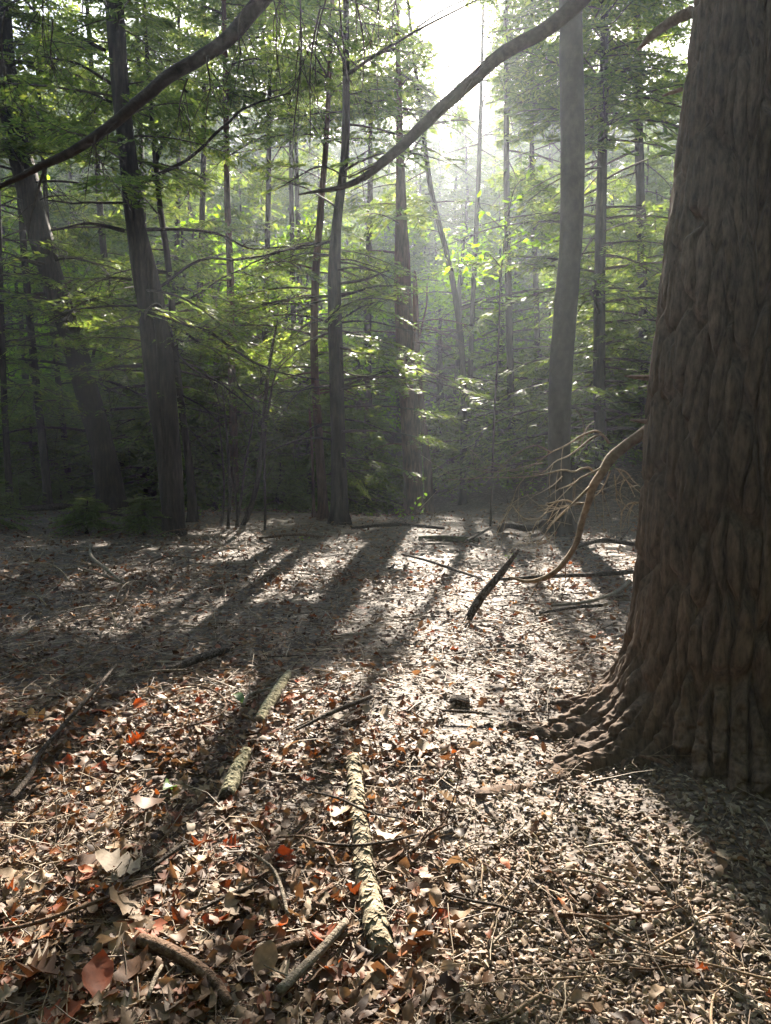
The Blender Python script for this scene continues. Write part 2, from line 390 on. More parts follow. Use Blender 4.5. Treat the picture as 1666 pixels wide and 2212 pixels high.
class Crown:
    def __init__(s, r): s.r = r; s.p = []; s.d = []; s.s = []; s.w = []
    def limb(s, base, az, L, pitch=0.0, roll=0.0, protos=PROTO, wood=True):
        pt = protos[s.r.integers(len(protos))]; f = L / pt['L']
        ca, sa = math.cos(az), math.sin(az); cp, sp_ = math.cos(pitch), math.sin(pitch)
        x = np.array([ca * cp, sa * cp, sp_]); y = np.array([-sa, ca, 0]); z = np.cross(x, y)
        y, z = y * math.cos(roll) + z * math.sin(roll), z * math.cos(roll) - y * math.sin(roll)
        if s.r.random() < .5: y = -y
        R = np.stack([x, y, z]); g = min(max(f, .8), 1.15)
        s.p.append(pt['p'] @ R * f + base); s.d.append(pt['d'] @ R * g); s.s.append(pt['s'] @ R * g)
        s.w.append((pt['V'] @ R * f + base, pt['Q'], pt['tq']))
    def build(s, parent, org, mat, cull=True, name='crown', scale=1.0, thin=0.0):
        n_ = np.array([len(q) for q in s.p]); p, d, sd = np.concatenate(s.p), np.concatenate(s.d), np.concatenate(s.s)
        lid = np.repeat(np.arange(len(n_)), n_); live = np.ones(len(n_), bool)
        if cull:
            k = keep_mask(p, s.r); live = np.bincount(lid, k, len(n_)) / n_ > .28          # a limb left without needles is not built
            k &= live[lid]; p, d, sd = p[k], d[k], sd[k]
        if thin:
            k = s.r.random(len(p)) > thin; p, d, sd = p[k], d[k], sd[k]
        wood = MB(); tq = []
        for i_, (wv, wq, wt) in enumerate(s.w):
            if live[i_]: wood.add(wv, wq); tq.append(wt)
        d = d * scale; sd = sd * scale
        n = len(p)
        V = np.stack([p - sd * .35, p + d * .55 - sd, p + d, p + d * .5 + sd], 1).reshape(-1, 3)
        Qf = np.arange(4 * n).reshape(-1, 4)
        wv, wq, _ = wood.get()
        if wq is None: wq = np.zeros((0, 4), int)
        if cull and len(wq):                                 # fine twigs end where their needles end
            tq = np.concatenate(tq); wq = wq[~tq | keep_mask(wv[wq].mean(1), s.r)]
        V = np.concatenate([V, wv]); Qa = np.concatenate([Qf, wq + 4 * n])
        mi = np.r_[np.zeros(n), np.ones(len(Qa) - n)]
        me = mesh(name, V - np.asarray(org), Qa, None, [mat, M['twig_wood']], mi)
        return link(name, me, parent)

# ------------------------------------------------------------------ trees traced trunk by trunk
class Tree:
    def __init__(s, name, px, label, mat, d=None, H=17, sides=18, cat='tree', group=None, top_r=.3, flare=.3, snag=False, seed=1, base=None):
        g = G(px[0][0], px[0][1]) if d is None else P(px[0][0], px[0][1], d)
        s.d = g[1]; s.mat = mat; s.r = np.random.default_rng(seed)
        pts = [P(x, y, s.d) for x, y, w in px]; rad = [w * .46 / FPX * s.d for x, y, w in px]
        zb = float(terr(pts[0][0], pts[0][1]))
        b = pts[0].copy(); b[2] = zb - .25
        pts[0] = pts[0]; 
        if pts[0][2] > zb + .03: pts.insert(0, np.array([pts[0][0], pts[0][1], zb])); rad.insert(0, rad[0])
        pts.insert(0, b); rad.insert(0, rad[0] * (1 + flare))
        if not snag:
            top = pts[-1]; dirn = (pts[-1] - pts[-3]); dirn = dirn / max(dirn[2], .1)
            while top[2] < H:
                h = min(3.0, H - top[2] + .01); top = top + np.array([dirn[0] * h * .6, dirn[1] * h, h]); pts.append(top)
                rad.append(max(.03, rad[-1] * (1 - .55 * h / max(H - top[2] + h, h))))
        s.pts, s.rad = resample(pts, rad, .22)
        hz = s.pts[:, 2] - zb
        s.rad = s.rad * (1 + flare * np.exp(-np.clip(hz, 0, None) / .18))
        s.base = np.array([b[0], b[1], zb])
        s.root = empty(name, s.base, label, cat, group)
        mb = MB()
        ph = s.r.uniform(0, 6, 3)
        def fl(th, t, n):
            h = np.clip(hz[:, None], 0, None)
            return 1 + .22 * np.exp(-h / .3) * np.sin(th * 4 + ph[0]) + .05 * np.sin(th * 3 + ph[1] + h * .5)
        mb.add(*tube(s.pts, s.rad, sides, rough=.07, seed=seed, freq=2.0, flute=fl))
        s.trunk = mb.build('trunk', mat, s.root, s.base)
    def at(s, z):
        return np.array([np.interp(z, s.pts[:, 2], s.pts[:, a]) for a in range(3)]), np.interp(z, s.pts[:, 2], s.rad)
    def stem(s, px, name='trunk'):
        pts = [P(x, y, s.d - .02) for x, y, w in px]; rad = [w / 2 / FPX * s.d for x, y, w in px]
        p, r_ = resample(pts, rad, .2); mb = MB(); mb.add(*tube(p, r_, 14, rough=.07, seed=3, freq=2)); return mb.build(name, s.mat, s.root, s.base)
    def branch(s, px, d0=0.0, d1=0.0, w0=8, w1=3, twigs=10, mat=None, tl=.5, hang=.4, name='branch'):
        n = len(px); dd = np.linspace(d0, d1, n); ww = np.linspace(w0, w1, n)
        pts = [P(x, y, s.d + e) for (x, y), e in zip(px, dd)]
        rad = [w / 2 / FPX * s.d for w in ww]
        return s.branch3(pts, rad, twigs, mat, tl, hang, name)
    def branch3(s, pts, rad, twigs=8, mat=None, tl=.5, hang=.4, name='branch'):
        p, r_ = resample(pts, rad, .12)
        p = p + (np.stack([vnoise(np.arange(len(p)) * .5, a * 7.7 + s.r.uniform(0, 99), s=5) for a in range(3)], 1) - .5) * .05 * np.linspace(0, 1, len(p))[:, None]
        mb = MB(); mb.add(*tube(p, r_, 6, rough=.1, seed=2, freq=5))
        side_twigs(mb, p, r_, twigs, s.r, tl, hang)
        return mb.build(name, mat or s.mat, s.root, s.base)
    def deadbranches(s, n, z0, z1, L0=.8, L1=2.6, twigs=6):
        for k in range(n):
            z = s.r.uniform(z0, z1); b, r_ = s.at(s.base[2] + z); az = s.r.uniform(0, 2 * PI); L = s.r.uniform(L0, L1)
            if s.r.random() < .7: az = (0 if s.r.random() < .5 else PI) + s.r.normal(0, .5)
            q = np.linspace(0, 1, 6); dz = s.r.uniform(-.1, .35); dp = s.r.uniform(.2, .6)
            pts = b + np.stack([np.cos(az + .2 * np.sin(q * 4)) * q * L, np.sin(az + .2 * np.sin(q * 4)) * q * L, (dz * q - dp * q ** 2) * L], 1)
            s.branch3(pts, np.linspace(.012 + .006 * L, .003, 6), twigs, tl=.35 * L)
    def crown(s, n, z0, z1, Lmax, Lmin=.7, pitch=(-.25, .15), mat='needles', cull=True, thin=0.0, azf=None, scale=1.0, extra=()):
        c = Crown(s.r); lo = s.d > 16.5; scale = scale * (1.5 if lo else 1.08); ga = s.r.uniform(0, 6)
        for k in range(n):
            q = (k + s.r.uniform(-.3, .3)) / n; q = min(max(q, 0), 1); z = s.base[2] + z0 + (z1 - z0) * q
            b, r_ = s.at(z); ga += 2.4 + s.r.normal(0, .4); az = ga if azf is None else azf(s.r)
            L = (Lmin + (Lmax - Lmin) * (1 - q) ** .7) * s.r.uniform(.65, 1.15)
            c.limb(b, az, L, s.r.uniform(*pitch) + .25 * q, s.r.normal(0, .2), PROTO_LO if lo else PROTO)
        for (x0, y0, x1, y1, e0, e1) in extra:
            a, e = P(x0, y0, s.d + e0), P(x1, y1, s.d + e1); v = e - a; L = np.linalg.norm(v)
            c.limb(a, math.atan2(v[1], v[0]), L * 1.08, math.asin(v[2] / L) + .12, s.r.normal(0, .1))
        return c.build(s.root, s.base, M[mat], cull, thin=thin, scale=scale)

def canopy(t, n=34, thin=.25, L=3.0, lo=.43, hi=.74, mat='needles'):
    c = Crown(t.r); ga = 0; n = int(n * .42); thin = .3
    for k in range(n):
        z = t.d * (lo + (hi - lo) * (k + t.r.random()) / n); b, r_ = t.at(z); ga += 2.4 + t.r.normal(0, .4)
        c.limb(b, ga, L * t.r.uniform(.6, 1.15), t.r.uniform(-.3, .1), t.r.normal(0, .2), PROTO_LO if t.d > 13 else PROTO)
    return c.build(t.root, t.base, M[mat], True, thin=thin, scale=1.45 if t.d > 13 else 1.05)

def side_twigs(mb, p, r_, n, r, tl, hang):
    for k in range(n):
        q = r.uniform(.2, 1); i0 = min(int(q * (len(p) - 1)), len(p) - 2)
        t = p[i0 + 1] - p[i0]; t /= np.linalg.norm(t) + 1e-9
        v = r.normal(0, 1, 3); v -= t * v.dot(t) * .8; v[2] -= hang * .5; v /= np.linalg.norm(v); v = v * .75 + t * .65
        L = tl * r.uniform(.35, 1); qq = np.linspace(0, 1, 5)[:, None]
        w = r.normal(0, .16, 3)
        tp = p[i0] + v * qq * L + w * qq ** 2 * L - np.array([0, 0, hang]) * qq ** 2 * L * .6
        ra = min(r_[i0] * .55, .004 + .004 * L)
        mb.add(*tube(tp, np.linspace(ra, .0016, 5), 4, cap=False))
        if L > .3:
            for h in range(2):
                v2 = v + r.normal(0, .5, 3); j = r.integers(1, 4)
                tq = tp[j] + v2 * np.linspace(0, 1, 3)[:, None] * L * .4
                mb.add(*tube(tq, [ra * .5, ra * .35, .0013], 3, cap=False))

HB = M['bark_hemlock']
# --- left leaning giant
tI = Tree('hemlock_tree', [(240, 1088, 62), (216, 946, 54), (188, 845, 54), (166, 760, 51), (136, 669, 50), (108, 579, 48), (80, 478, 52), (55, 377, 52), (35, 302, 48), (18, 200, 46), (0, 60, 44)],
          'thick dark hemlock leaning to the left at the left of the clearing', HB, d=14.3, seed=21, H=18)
tI.deadbranches(16, 1.5, 7.5, 1, 3.2)
tI.crown(60, 3.5, 12.5, 3.4)
# --- twin stemmed hemlock
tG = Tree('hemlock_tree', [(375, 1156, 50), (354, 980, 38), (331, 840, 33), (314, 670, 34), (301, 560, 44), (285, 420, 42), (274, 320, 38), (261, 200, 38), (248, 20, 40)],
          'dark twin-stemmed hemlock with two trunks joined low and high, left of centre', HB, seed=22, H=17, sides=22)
tG.stem([(384, 1165, 36), (373, 980, 37), (362, 840, 35), (349, 700, 30), (331, 600, 24), (313, 520, 18), (296, 450, 14)])
for px, w in (([(295, 400), (352, 372), (402, 347), (483, 272), (543, 226), (629, 201)], 11), ([(347, 680), (402, 700), (456, 720), (506, 755), (566, 790), (632, 810), (705, 822)], 9),
              ([(310, 496), (402, 496), (478, 508), (533, 533), (624, 533)], 8), ([(305, 790), (250, 793), (201, 808)], 8), ([(312, 833), (260, 838), (226, 846)], 7), ([(285, 604), (240, 600), (201, 609)], 7),
              ([(267, 498), (191, 483), (110, 498)], 9), ([(272, 438), (171, 438), (100, 435)], 6), ([(226, 108), (150, 70), (60, 40)], 8), ([(241, 181), (166, 136), (90, 120)], 7), ([(300, 660), (230, 662), (165, 668), (90, 700)], 6),
              ([(240, 220), (190, 200), (150, 190)], 6), ([(350, 720), (420, 800), (480, 830), (560, 900)], 6), ([(345, 620), (440, 560), (520, 560), (600, 545), (700, 530)], 7), ([(380, 780), (440, 800), (480, 880)], 5)):
    tG.branch(px, 0, tG.r.uniform(-.8, .8), w, 2.5, 12)
tG.crown(52, 3.0, 10.5, 3.0)
# --- slim stem beside it
tH = Tree('hemlock_tree', [(417, 1128, 24), (410, 1020, 18), (395, 900, 16), (377, 745, 17), (369, 620, 15), (360, 540, 14), (347, 453, 13), (337, 352, 12), (330, 282, 10), (322, 176, 9), (315, 75, 8)],
          'slim hemlock stem close to the right of the twin-stemmed trunk', HB, seed=23, H=12, sides=12)
tH.branch([(338, 345), (355, 300), (385, 262), (400, 215), (399, 160)], 0, -.2, 10, 7, 5)
tH.branch([(375, 700), (430, 740), (480, 770), (540, 860), (600, 880)], 0, -.5, 6, 2.5, 10)
tH.branch([(372, 660), (420, 640), (480, 600), (540, 570)], 0, .4, 6, 2.5, 10)
tH.branch([(388, 850), (440, 880), (500, 940)], 0, -.4, 5, 2, 8)
tH.deadbranches(8, 1.5, 5.5, .6, 1.8)
tH.crown(44, 2.3, 9.5, 2.5)
# --- centre group
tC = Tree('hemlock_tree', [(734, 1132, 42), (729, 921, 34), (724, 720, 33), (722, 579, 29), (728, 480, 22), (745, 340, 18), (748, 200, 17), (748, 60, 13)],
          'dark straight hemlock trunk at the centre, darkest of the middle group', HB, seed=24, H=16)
tC.branch([(736, 612), (790, 604), (840, 584)], 0, -.3, 7, 3, 8); tC.branch([(738, 640), (800, 622), (860, 615)], 0, .4, 6, 2.5, 8)
tC.branch([(728, 520), (660, 530), (600, 545), (540, 570)], 0, -.4, 7, 2.5, 10); tC.branch([(735, 690), (790, 660), (835, 650)], 0, .2, 5, 2, 8); tC.branch([(735, 800), (790, 815), (840, 800)], 0, -.6, 4, 2, 8)
tC.branch([(725, 830), (670, 840), (600, 850)], 0, -.6, 4, 2, 8)
tC.deadbranches(14, 1.0, 5.0, .7, 2.0)
tC.crown(46, 3.2, 14, 3.0, extra=((736, 990, 900, 1035, 0, .3), (736, 1010, 860, 1060, -.1, -.5), (736, 880, 1000, 900, .1, .5), (736, 870, 880, 850, .2, .6), (736, 822, 1075, 836, 0, -.5), (736, 835, 1050, 800, 0, .3), (736, 842, 1000, 850, -.1, -.9), (736, 838, 960, 825, 0, -.2), (738, 912, 925, 900, 0, -.7), (738, 905, 900, 870, 0, .2), (738, 930, 968, 958, -.2, -.4), (738, 935, 940, 945, -.1, .3), (738, 770, 920, 745, .1, .2), (738, 925, 860, 960, -.1, -.8), (738, 980, 830, 1075, 0, -.4), (745, 960, 825, 1045, 0, -.6), (740, 930, 800, 985, 0, .5), (745, 1000, 800, 1075, 0, .2)))
tD = Tree('hemlock_tree', [(699, 1124, 24), (689, 946, 20), (679, 770, 18), (682, 594, 18), (690, 480, 15), (705, 300, 12), (712, 150, 10)],
          'slender reddish trunk immediately left of the dark centre hemlock', M['bark_red'], seed=25, H=13, sides=14)
tD.deadbranches(10, 1, 5, .6, 1.5); tD.crown(42, 2.6, 10, 2.5)
tD2 = Tree('sapling', [(678, 1118, 8), (676, 1040, 7), (673, 950, 6), (668, 880, 5)], 'pencil-thin bare sapling stem beside the slender reddish trunk', M['bark_red'], seed=26, sides=8, snag=True)
tE = Tree('hemlock_tree', [(893, 1105, 46), (888, 946, 45), (876, 770, 42), (870, 644, 40), (869, 559, 36), (867, 470, 25), (866, 400, 22), (865, 352, 19), (863, 250, 15), (860, 60, 10)],
          'stout reddish-brown hemlock with a broken snag leaning against its right side', M['bark_red'], d=17.2, seed=27, H=16)
tE.branch([(870, 720), (800, 715), (740, 720)], 0, .4, 4, 2, 6); tE.branch([(875, 700), (950, 690), (1010, 700)], 0, .4, 4, 2, 6)
tE.deadbranches(8, 1.5, 5, .6, 1.5)
tE.crown(46, 4.6, 15.0, 3.0, extra=((868, 945, 965, 965, -.4, -.2), (862, 745, 800, 790, -.5, -.8)))
tF = Tree('broken_snag', [(927, 1068, 21), (918, 946, 17), (903, 795, 16), (898, 669, 15), (897, 600, 9), (896, 585, 4)], 'broken dead snag of pale torn wood right of the stout reddish hemlock', M['bark_red'], d=tE.d + .35, seed=28, snag=True, sides=12, cat='snag')
tF.branch([(907, 728), (915, 690), (922, 650), (924, 610)], 0, 0, 5, 2, 1)
tK = Tree('hemlock_tree', [(506, 1085, 22), (503, 870, 18), (499, 750, 17), (498, 594, 17), (492, 450, 14), (488, 200, 12)], 'grey-brown straight trunk standing back between twin-stemmed hemlock and centre group', M['bark_red'], d=17.5, seed=29, H=15, sides=12)
tK.deadbranches(10, 2, 6, .8, 2); tK.crown(50, 2.4, 12.5, 2.7)
# --- smooth pole trunk at right
tB = Tree('pole_tree', [(1212, 1155, 58), (1208, 971, 51), (1213, 770, 53), (1225, 619, 52), (1233, 518, 51), (1235, 453, 52), (1236, 251, 52), (1234, 75, 50), (1232, -60, 48)],
          'straight smooth grey-brown trunk without low branches, right of centre', M['bark_smooth'], seed=30, H=18, sides=28, flare=.28)
# --- more trunks at the left edge and at the right
def back_tree(px, label, seed, n=44, z0=2.2, z1=11, L=2.4, d=None, mat=HB, H=14, dead=5, thin=0.0, cull=True, group=None, extra=(), name='hemlock_tree'):
    t = Tree(name, px, label, mat, d=d, seed=seed, H=H, sides=10, group=group)
    if dead: t.deadbranches(dead, 1.2, 6, .8, 2.2, 5)
    if seed in (56, 57, 43, 45, 54, 55, 47, 48, 49, 50, 51, 52, 53, 41, 44): canopy(t, {48: 80, 49: 120, 47: 70, 54: 110, 55: 110, 56: 110, 57: 110, 44: 50, 53: 60, 52: 60, 50: 50}.get(seed, 22), 0 if seed in (47, 48, 49, 54, 55, 50, 52, 53, 56, 57) else .15)
    t.crown(n, z0, z1, L, thin=thin, cull=cull, extra=extra)
    return t
back_tree([(102, 1062, 18), (82, 860, 17), (62, 660, 16), (45, 450, 14), (30, 200, 12)], 'thin dark trunk tilting left, just left of the leaning giant', 41, d=15)
back_tree([(20, 1070, 16), (12, 930, 14), (3, 700, 13), (-5, 400, 12)], 'thin dark trunk at the left picture edge', 42, d=14)
back_tree([(150, 1060, 15), (128, 850, 13), (112, 690, 12), (100, 450, 11)], 'thin dark trunk seen between leaning giant and its left neighbour', 43, d=17.5)
back_tree([(262, 1070, 18), (252, 760, 16), (222, 520, 15), (205, 250, 13)], 'slim trunk standing behind the leaning giant on its right', 44, d=20)
back_tree([(330, 1075, 16), (322, 900, 15), (318, 700, 14)], 'slim trunk half hidden behind the twin-stemmed hemlock', 45, d=19)
R1 = back_tree([(1300, 1040, 30), (1296, 850, 28), (1296, 620, 25), (1302, 300, 21), (1306, 60, 17)], 'broad shadowy hemlock behind the smooth pole trunk with boughs down to the bank', 46, 120, .9, 11.5, 3.9, d=15.5, H=15, dead=4,
     extra=((1240, 620, 950, 690, -1, -1.5), (1240, 690, 960, 740, -1, -1.2), (1230, 740, 980, 815, -1, -1.6), (1220, 560, 960, 600, 0, .3), (1230, 830, 1000, 900, 0, .4), (1225, 900, 960, 965, 0, -.2), (1230, 480, 940, 520, 0, 1), (1220, 420, 960, 430, .5, 1)))
back_tree([(1385, 1020, 24), (1390, 800, 22), (1385, 450, 20), (1378, 150, 18)], 'dim trunk in the haze just left of the giant near trunk', 47, 70, 1.0, 12, 3.4, d=18, H=16)
back_tree([(1000, 1050, 16), (992, 700, 14), (975, 590, 13), (930, 400, 12), (915, 290, 10)], 'crooked thin trunk behind the broken snag', 48, 64, .8, 12, 3.2, d=19, H=14)
back_tree([(1105, 1030, 18), (1100, 700, 16), (1095, 400, 14)], 'slim hemlock buried in lit boughs on the right bank', 49, 74, .6, 12, 3.4, d=20, H=14)
back_tree([(1165, 1030, 15), (1160, 700, 13), (1150, 350, 11)], 'slim hemlock half hidden by the left edge of the smooth pole trunk', 54, 40, 2, 10, 2.8, d=22.5, H=17)
back_tree([(1010, 1040, 14), (1020, 700, 12), (1035, 350, 10)], 'slim upright hemlock between the broken snag and the right bank', 55, 40, 2, 10, 2.8, d=24, H=17)
back_tree([(370, 1080, 14), (378, 700, 12), (386, 350, 10)], 'far slim hemlock seen right behind the twin-stemmed trunk', 56, 36, 2, 10, 2.8, d=23, H=17)
back_tree([(655, 1085, 14), (650, 700, 12), (640, 350, 10)], 'far slim hemlock left of the slender reddish trunk', 57, 36, 2, 10, 2.8, d=24, H=17)
back_tree([(560, 1095, 16), (570, 800, 15), (580, 400, 12)], 'slim hemlock in deep shade behind the bare shrub', 50, 36, .6, 5.5, 2.6, d=19.5, H=13)
back_tree([(800, 1090, 18), (795, 700, 16), (800, 400, 13)], 'slim hemlock in the gap right of the dark centre trunk', 51, 60, .5, 11, 3.0, d=22, H=12)
back_tree([(640, 1100, 14), (636, 800, 13), (630, 450, 11)], 'slim hemlock behind the slender reddish trunk', 52, 36, .5, 6, 2.6, d=21.5, H=12)
back_tree([(420, 1085, 16), (430, 700, 15), (440, 300, 12)], 'hemlock back in the shade right of the slim stem', 53, 32, .8, 6, 2.6, d=21, H=14)

for t, n_, th_ in ((tC, 8, .55), (tE, 40, .15), (tK, 50, 0), (tD, 8, .4), (R1, 90, 0), (tI, 40, 0)): canopy(t, n_, th_)
# ------------------------------------------------------------------ giant near trunk
AX, AY = 1.90, 3.76
def big_trunk():
    dc = math.hypot(AX, AY); azc = math.atan2(AX, AY)
    zs, rs = [], []
    for (x, y) in ((1380, 1250), (1380, 1210), (1391, 971), (1401, 795), (1414, 669), (1426, 518), (1438, 453), (1457, 251), (1474, 100), (1482, 0)):
        v = ray(x, y); az = math.atan2(v[0], v[1]); r_ = dc * math.sin(azc - az)
        zs.append(EYE + v[2] / math.hypot(v[0], v[1]) * dc * math.cos(azc - az)); rs.append(r_)
    zs = np.array(zs); rs = np.array(rs); o = np.argsort(zs)
    r0 = lambda z: np.where(z > zs.max(), np.maximum(rs.min() - .012 * (z - zs.max()), .12), np.interp(z, zs[o], rs[o]))
    th = np.concatenate([np.radians(np.linspace(140, 345, 300, endpoint=False)), np.radians(np.linspace(345, 500, 50, endpoint=False))])
    z = np.concatenate([np.linspace(-.22, -.06, 16, endpoint=False), np.linspace(-.06, .24, 90, endpoint=False), np.linspace(.24, .9, 90, endpoint=False), np.linspace(.9, 4.4, 300, endpoint=False), np.linspace(4.4, 17, 60)])
    TH, ZZ = np.meshgrid(th, z)
    R = r0(ZZ)
    zz = np.clip(ZZ + .03, -.1, None)
    R = R + .10 * np.exp(-zz / .30)
    for a, A, w, h in ((186, .30, .32, .21), (180, .26, .10, .10), (203, .40, .16, .12), (240, .18, .4, .2), (275, .25, .35, .2), (315, .3, .3, .2), (20, .35, .3, .2), (70, .3, .3, .2), (120, .35, .25, .2), (158, .30, .2, .2)):
        dth = (TH - math.radians(a) + PI) % (2 * PI) - PI
        wob = dth + .2 * (fbm(ZZ * 7, a, s=7) - .5)
        R = R + A * np.exp(-(wob / w) ** 2) * np.exp(-zz / h)
    # furrowed bark: long plates parted by cracks
    ca, sa = np.cos(TH), np.sin(TH)
    px_, py_ = R * ca, R * sa
    nU = 46
    U = (TH / (2 * PI)) * nU + .75 * (fbm(ca * 1.5 + 5, sa * 1.5, ZZ * 1.4, s=11) - .5) * 2 + .5 * (fbm(ca * 8, sa * 8, ZZ * 6, s=15) - .5)
    Wv = ZZ / .42
    i0, j0 = np.floor(U), np.floor(Wv); F1 = np.full(U.shape, 9.0); F2 = F1.copy(); hcell = np.zeros(U.shape)
    for di in (-1, 0, 1):
        for dj in (-1, 0, 1):
            ci, cj = i0 + di, j0 + dj; cm = np.mod(ci, nU)
            du = ci + .15 + .7 * hash3(cm, cj, cm * 0, 31) - U; dv = cj + hash3(cm, cj, cm * 0, 32) - Wv
            dd = np.sqrt(du ** 2 + (dv * .75) ** 2)
            nw = dd < F1; F2 = np.where(nw, F1, np.minimum(F2, dd)); hcell = np.where(nw, hash3(cm, cj, cm * 0, 33), hcell); F1 = np.where(nw, dd, F1)
    plate = sstep(.01, .30, F2 - F1)
    fine = fbm(ca * 26, sa * 26, ZZ * 7, s=13, o=3) - .5
    rough = fbm(px_ * 28, py_ * 28, ZZ * 28, s=14, o=3) - .5
    low = np.exp(-zz / .22)
    R = R + .070 * (plate - .6) + .016 * (hcell - .5) + .020 * fine + .010 * rough + low * (.10 * rough + .06 * (fbm(px_ * 9, py_ * 9, ZZ * 9, s=17, o=2) - .5))
    DZ = low * (.10 * (fbm(px_ * 20, py_ * 20, ZZ * 10, s=18, o=3) - .5) + .03 * (plate - .5))
    V = np.stack([AX + R * ca + .02 * ZZ, AY + R * sa, ZZ + DZ + .05 * (R - .6) * np.exp(-zz / .1)], -1).reshape(-1, 3)
    n, m = TH.shape
    i, j = np.meshgrid(np.arange(n - 1), np.arange(m), indexing='ij'); kk = (j + 1) % m
    return V, np.stack([i * m + j, i * m + kk, (i + 1) * m + kk, (i + 1) * m + j], -1).reshape(-1, 4)
tA = empty('giant_tree', (AX, AY, float(terr(AX, AY))), 'giant near trunk with furrowed bark and flared roots at the right edge', 'tree')
bV, bQ = big_trunk(); AB = np.array(tA.location)
link('trunk', mesh('trunk', bV - AB, bQ, None, [M['bark_big']], smooth=True), tA)

def a_limb(px, twigs, mat, name='branch', tl=.5, hang=.6, sides=10, parent=tA, seed=5, rough=.08, step=.06):
    r = np.random.default_rng(seed)
    pts = [P(x, y, d) for x, y, d, w in px]; rad = [w / 2 / FPX * d for x, y, d, w in px]
    p, r_ = resample(pts, rad, step); ln_ = np.arange(len(p)) * step
    p = p + (np.stack([fbm(ln_ * 1.6, seed * 3.1 + a * 7, s=70, o=3) for a in range(3)], 1) - .5) * np.minimum(r_ * 1.5, .07)[:, None]; r_ = r_ * .77
    mb = MB(); mb.add(*tube(p, r_, sides, rough=rough, seed=seed, freq=4))
    if twigs: side_twigs(mb, p, r_, twigs, r, tl, hang)
    return mb.build(name, mat, parent, AB if parent is tA else np.array(parent.location))

ac = Crown(np.random.default_rng(66)); ga = 0
for k in range(54):
    q = k / 54; z = 8.6 + 8.0 * q; ga += 2.4 + ac.r.normal(0, .3)
    ac.limb(np.array([AX + .02 * z, AY, z]), ga, (4.6 - 3.0 * q) * ac.r.uniform(.75, 1.1), ac.r.uniform(-.2, .1), ac.r.normal(0, .15), PROTO_LO)
ac.build(tA, AB, M['needles'], True, scale=1.6)
L2 = a_limb([(1590, -300, 3.9, 60), (1450, -200, 4.5, 56), (1330, -85, 4.8, 50), (1245, 5, 5.0, 44), (1180, 62, 5.1, 39), (1080, 130, 5.2, 35), (1000, 195, 5.3, 33), (930, 262, 5.4, 31), (880, 305, 5.45, 28), (830, 345, 5.5, 25), (790, 380, 5.6, 19), (740, 403, 5.7, 15), (690, 412, 5.8, 10), (645, 420, 5.9, 4)], 6, M['bark_limb'], 'branch', .3, .3)
a_limb([(835, 348, 5.5, 7), (790, 365, 5.55, 6), (750, 383, 5.6, 5), (715, 365, 5.6, 4), (680, 362, 5.7, 4), (640, 385, 5.7, 3), (600, 408, 5.8, 2)], 6, M['bark_limb'], 'branch', .3, .3, 6)
L1 = a_limb([(1500, -760, 3.9, 62), (1250, -640, 4.3, 56), (1000, -490, 4.6, 52), (800, -310, 4.8, 48), (650, -110, 5.0, 44), (560, 2, 5.1, 40), (500, 76, 5.1, 37), (440, 120, 5.1, 35), (385, 152, 5.1, 33), (330, 192, 5.1, 31), (270, 245, 5.1, 28), (200, 297, 5.1, 25), (130, 342, 5.1, 22), (90, 360, 5.1, 19), (40, 386, 5.1, 15), (0, 402, 5.1, 12), (-70, 432, 5.1, 8), (-160, 450, 5.1, 4)], 8, M['bark_limb'], 'branch', .4, .5)
a_limb([(100, 356, 5.1, 9), (88, 385, 5.1, 8), (80, 420, 5.1, 6), (66, 470, 5.1, 4), (60, 520, 5.1, 2)], 3, M['bark_limb'], 'branch', .3, .6, 6)
hr = np.random.default_rng(77)
for k, (x, y0, y1, dx) in enumerate(((640, -60, 210, 6), (645, 60, 400, -6), (716, -60, 180, -40), (690, 20, 330, -30), (740, -60, 330, 10), (768, -40, 200, 18), (812, -60, 110, -4), (78, -60, 140, 30), (105, 40, 190, 20), (6, 20, 230, 14), (530, 20, 160, -24), (455, 120, 230, -14), (575, -60, 130, 30), (850, -80, 90, 6), (620, -60, 90, -30), (400, 170, 300, -10), (210, 290, 380, 8))):
    n = 8; q = np.linspace(0, 1, n); pts = [(x + dx * a + 8 * math.sin(a * 5 + k), y0 + (y1 - y0) * a, 4.9 + .1 * math.sin(k), 5.0 * (1 - a) + 1.4) for a in q]
    a_limb(pts, 7, M['twig_wood'], 'hanging_twig', .28, .7, 4, seed=60 + k)
# limbs seen at the top right, stubs and the pale dead bough
a_limb([(1490, 28, 4.1, 30), (1450, 48, 4.2, 26), (1410, 78, 4.3, 22), (1378, 108, 4.35, 8)], 0, M['dead_wood'], 'stub', seed=8)
a_limb([(1475, 190, 4.05, 12), (1452, 198, 4.1, 10), (1432, 206, 4.15, 5)], 0, M['dead_wood'], 'stub', seed=9)
a_limb([(1420, 815, 3.95, 18), (1395, 818, 3.9, 16), (1372, 815, 3.88, 11), (1350, 812, 3.86, 3)], 0, M['dead_wood'], 'stub', seed=10)
a_limb([(1415, 912, 3.95, 14), (1388, 911, 3.9, 12), (1362, 908, 3.88, 4)], 0, M['dead_wood'], 'stub', seed=12)
DW = M['dead_wood']
db = a_limb([(1425, 905, 4.1, 30), (1385, 938, 4.1, 28), (1352, 962, 4.1, 28), (1322, 990, 4.1, 30), (1302, 1022, 4.1, 23), (1280, 1056, 4.12, 22), (1270, 1090, 4.15, 18), (1256, 1130, 4.2, 17), (1246, 1166, 4.2, 15), (1226, 1203, 4.25, 15), (1203, 1232, 4.3, 14), (1175, 1250, 4.3, 14), (1140, 1257, 4.35, 10), (1100, 1247, 4.4, 7)], 4, DW, 'dead_bough', .3, .2, seed=14, rough=.3, step=.02)
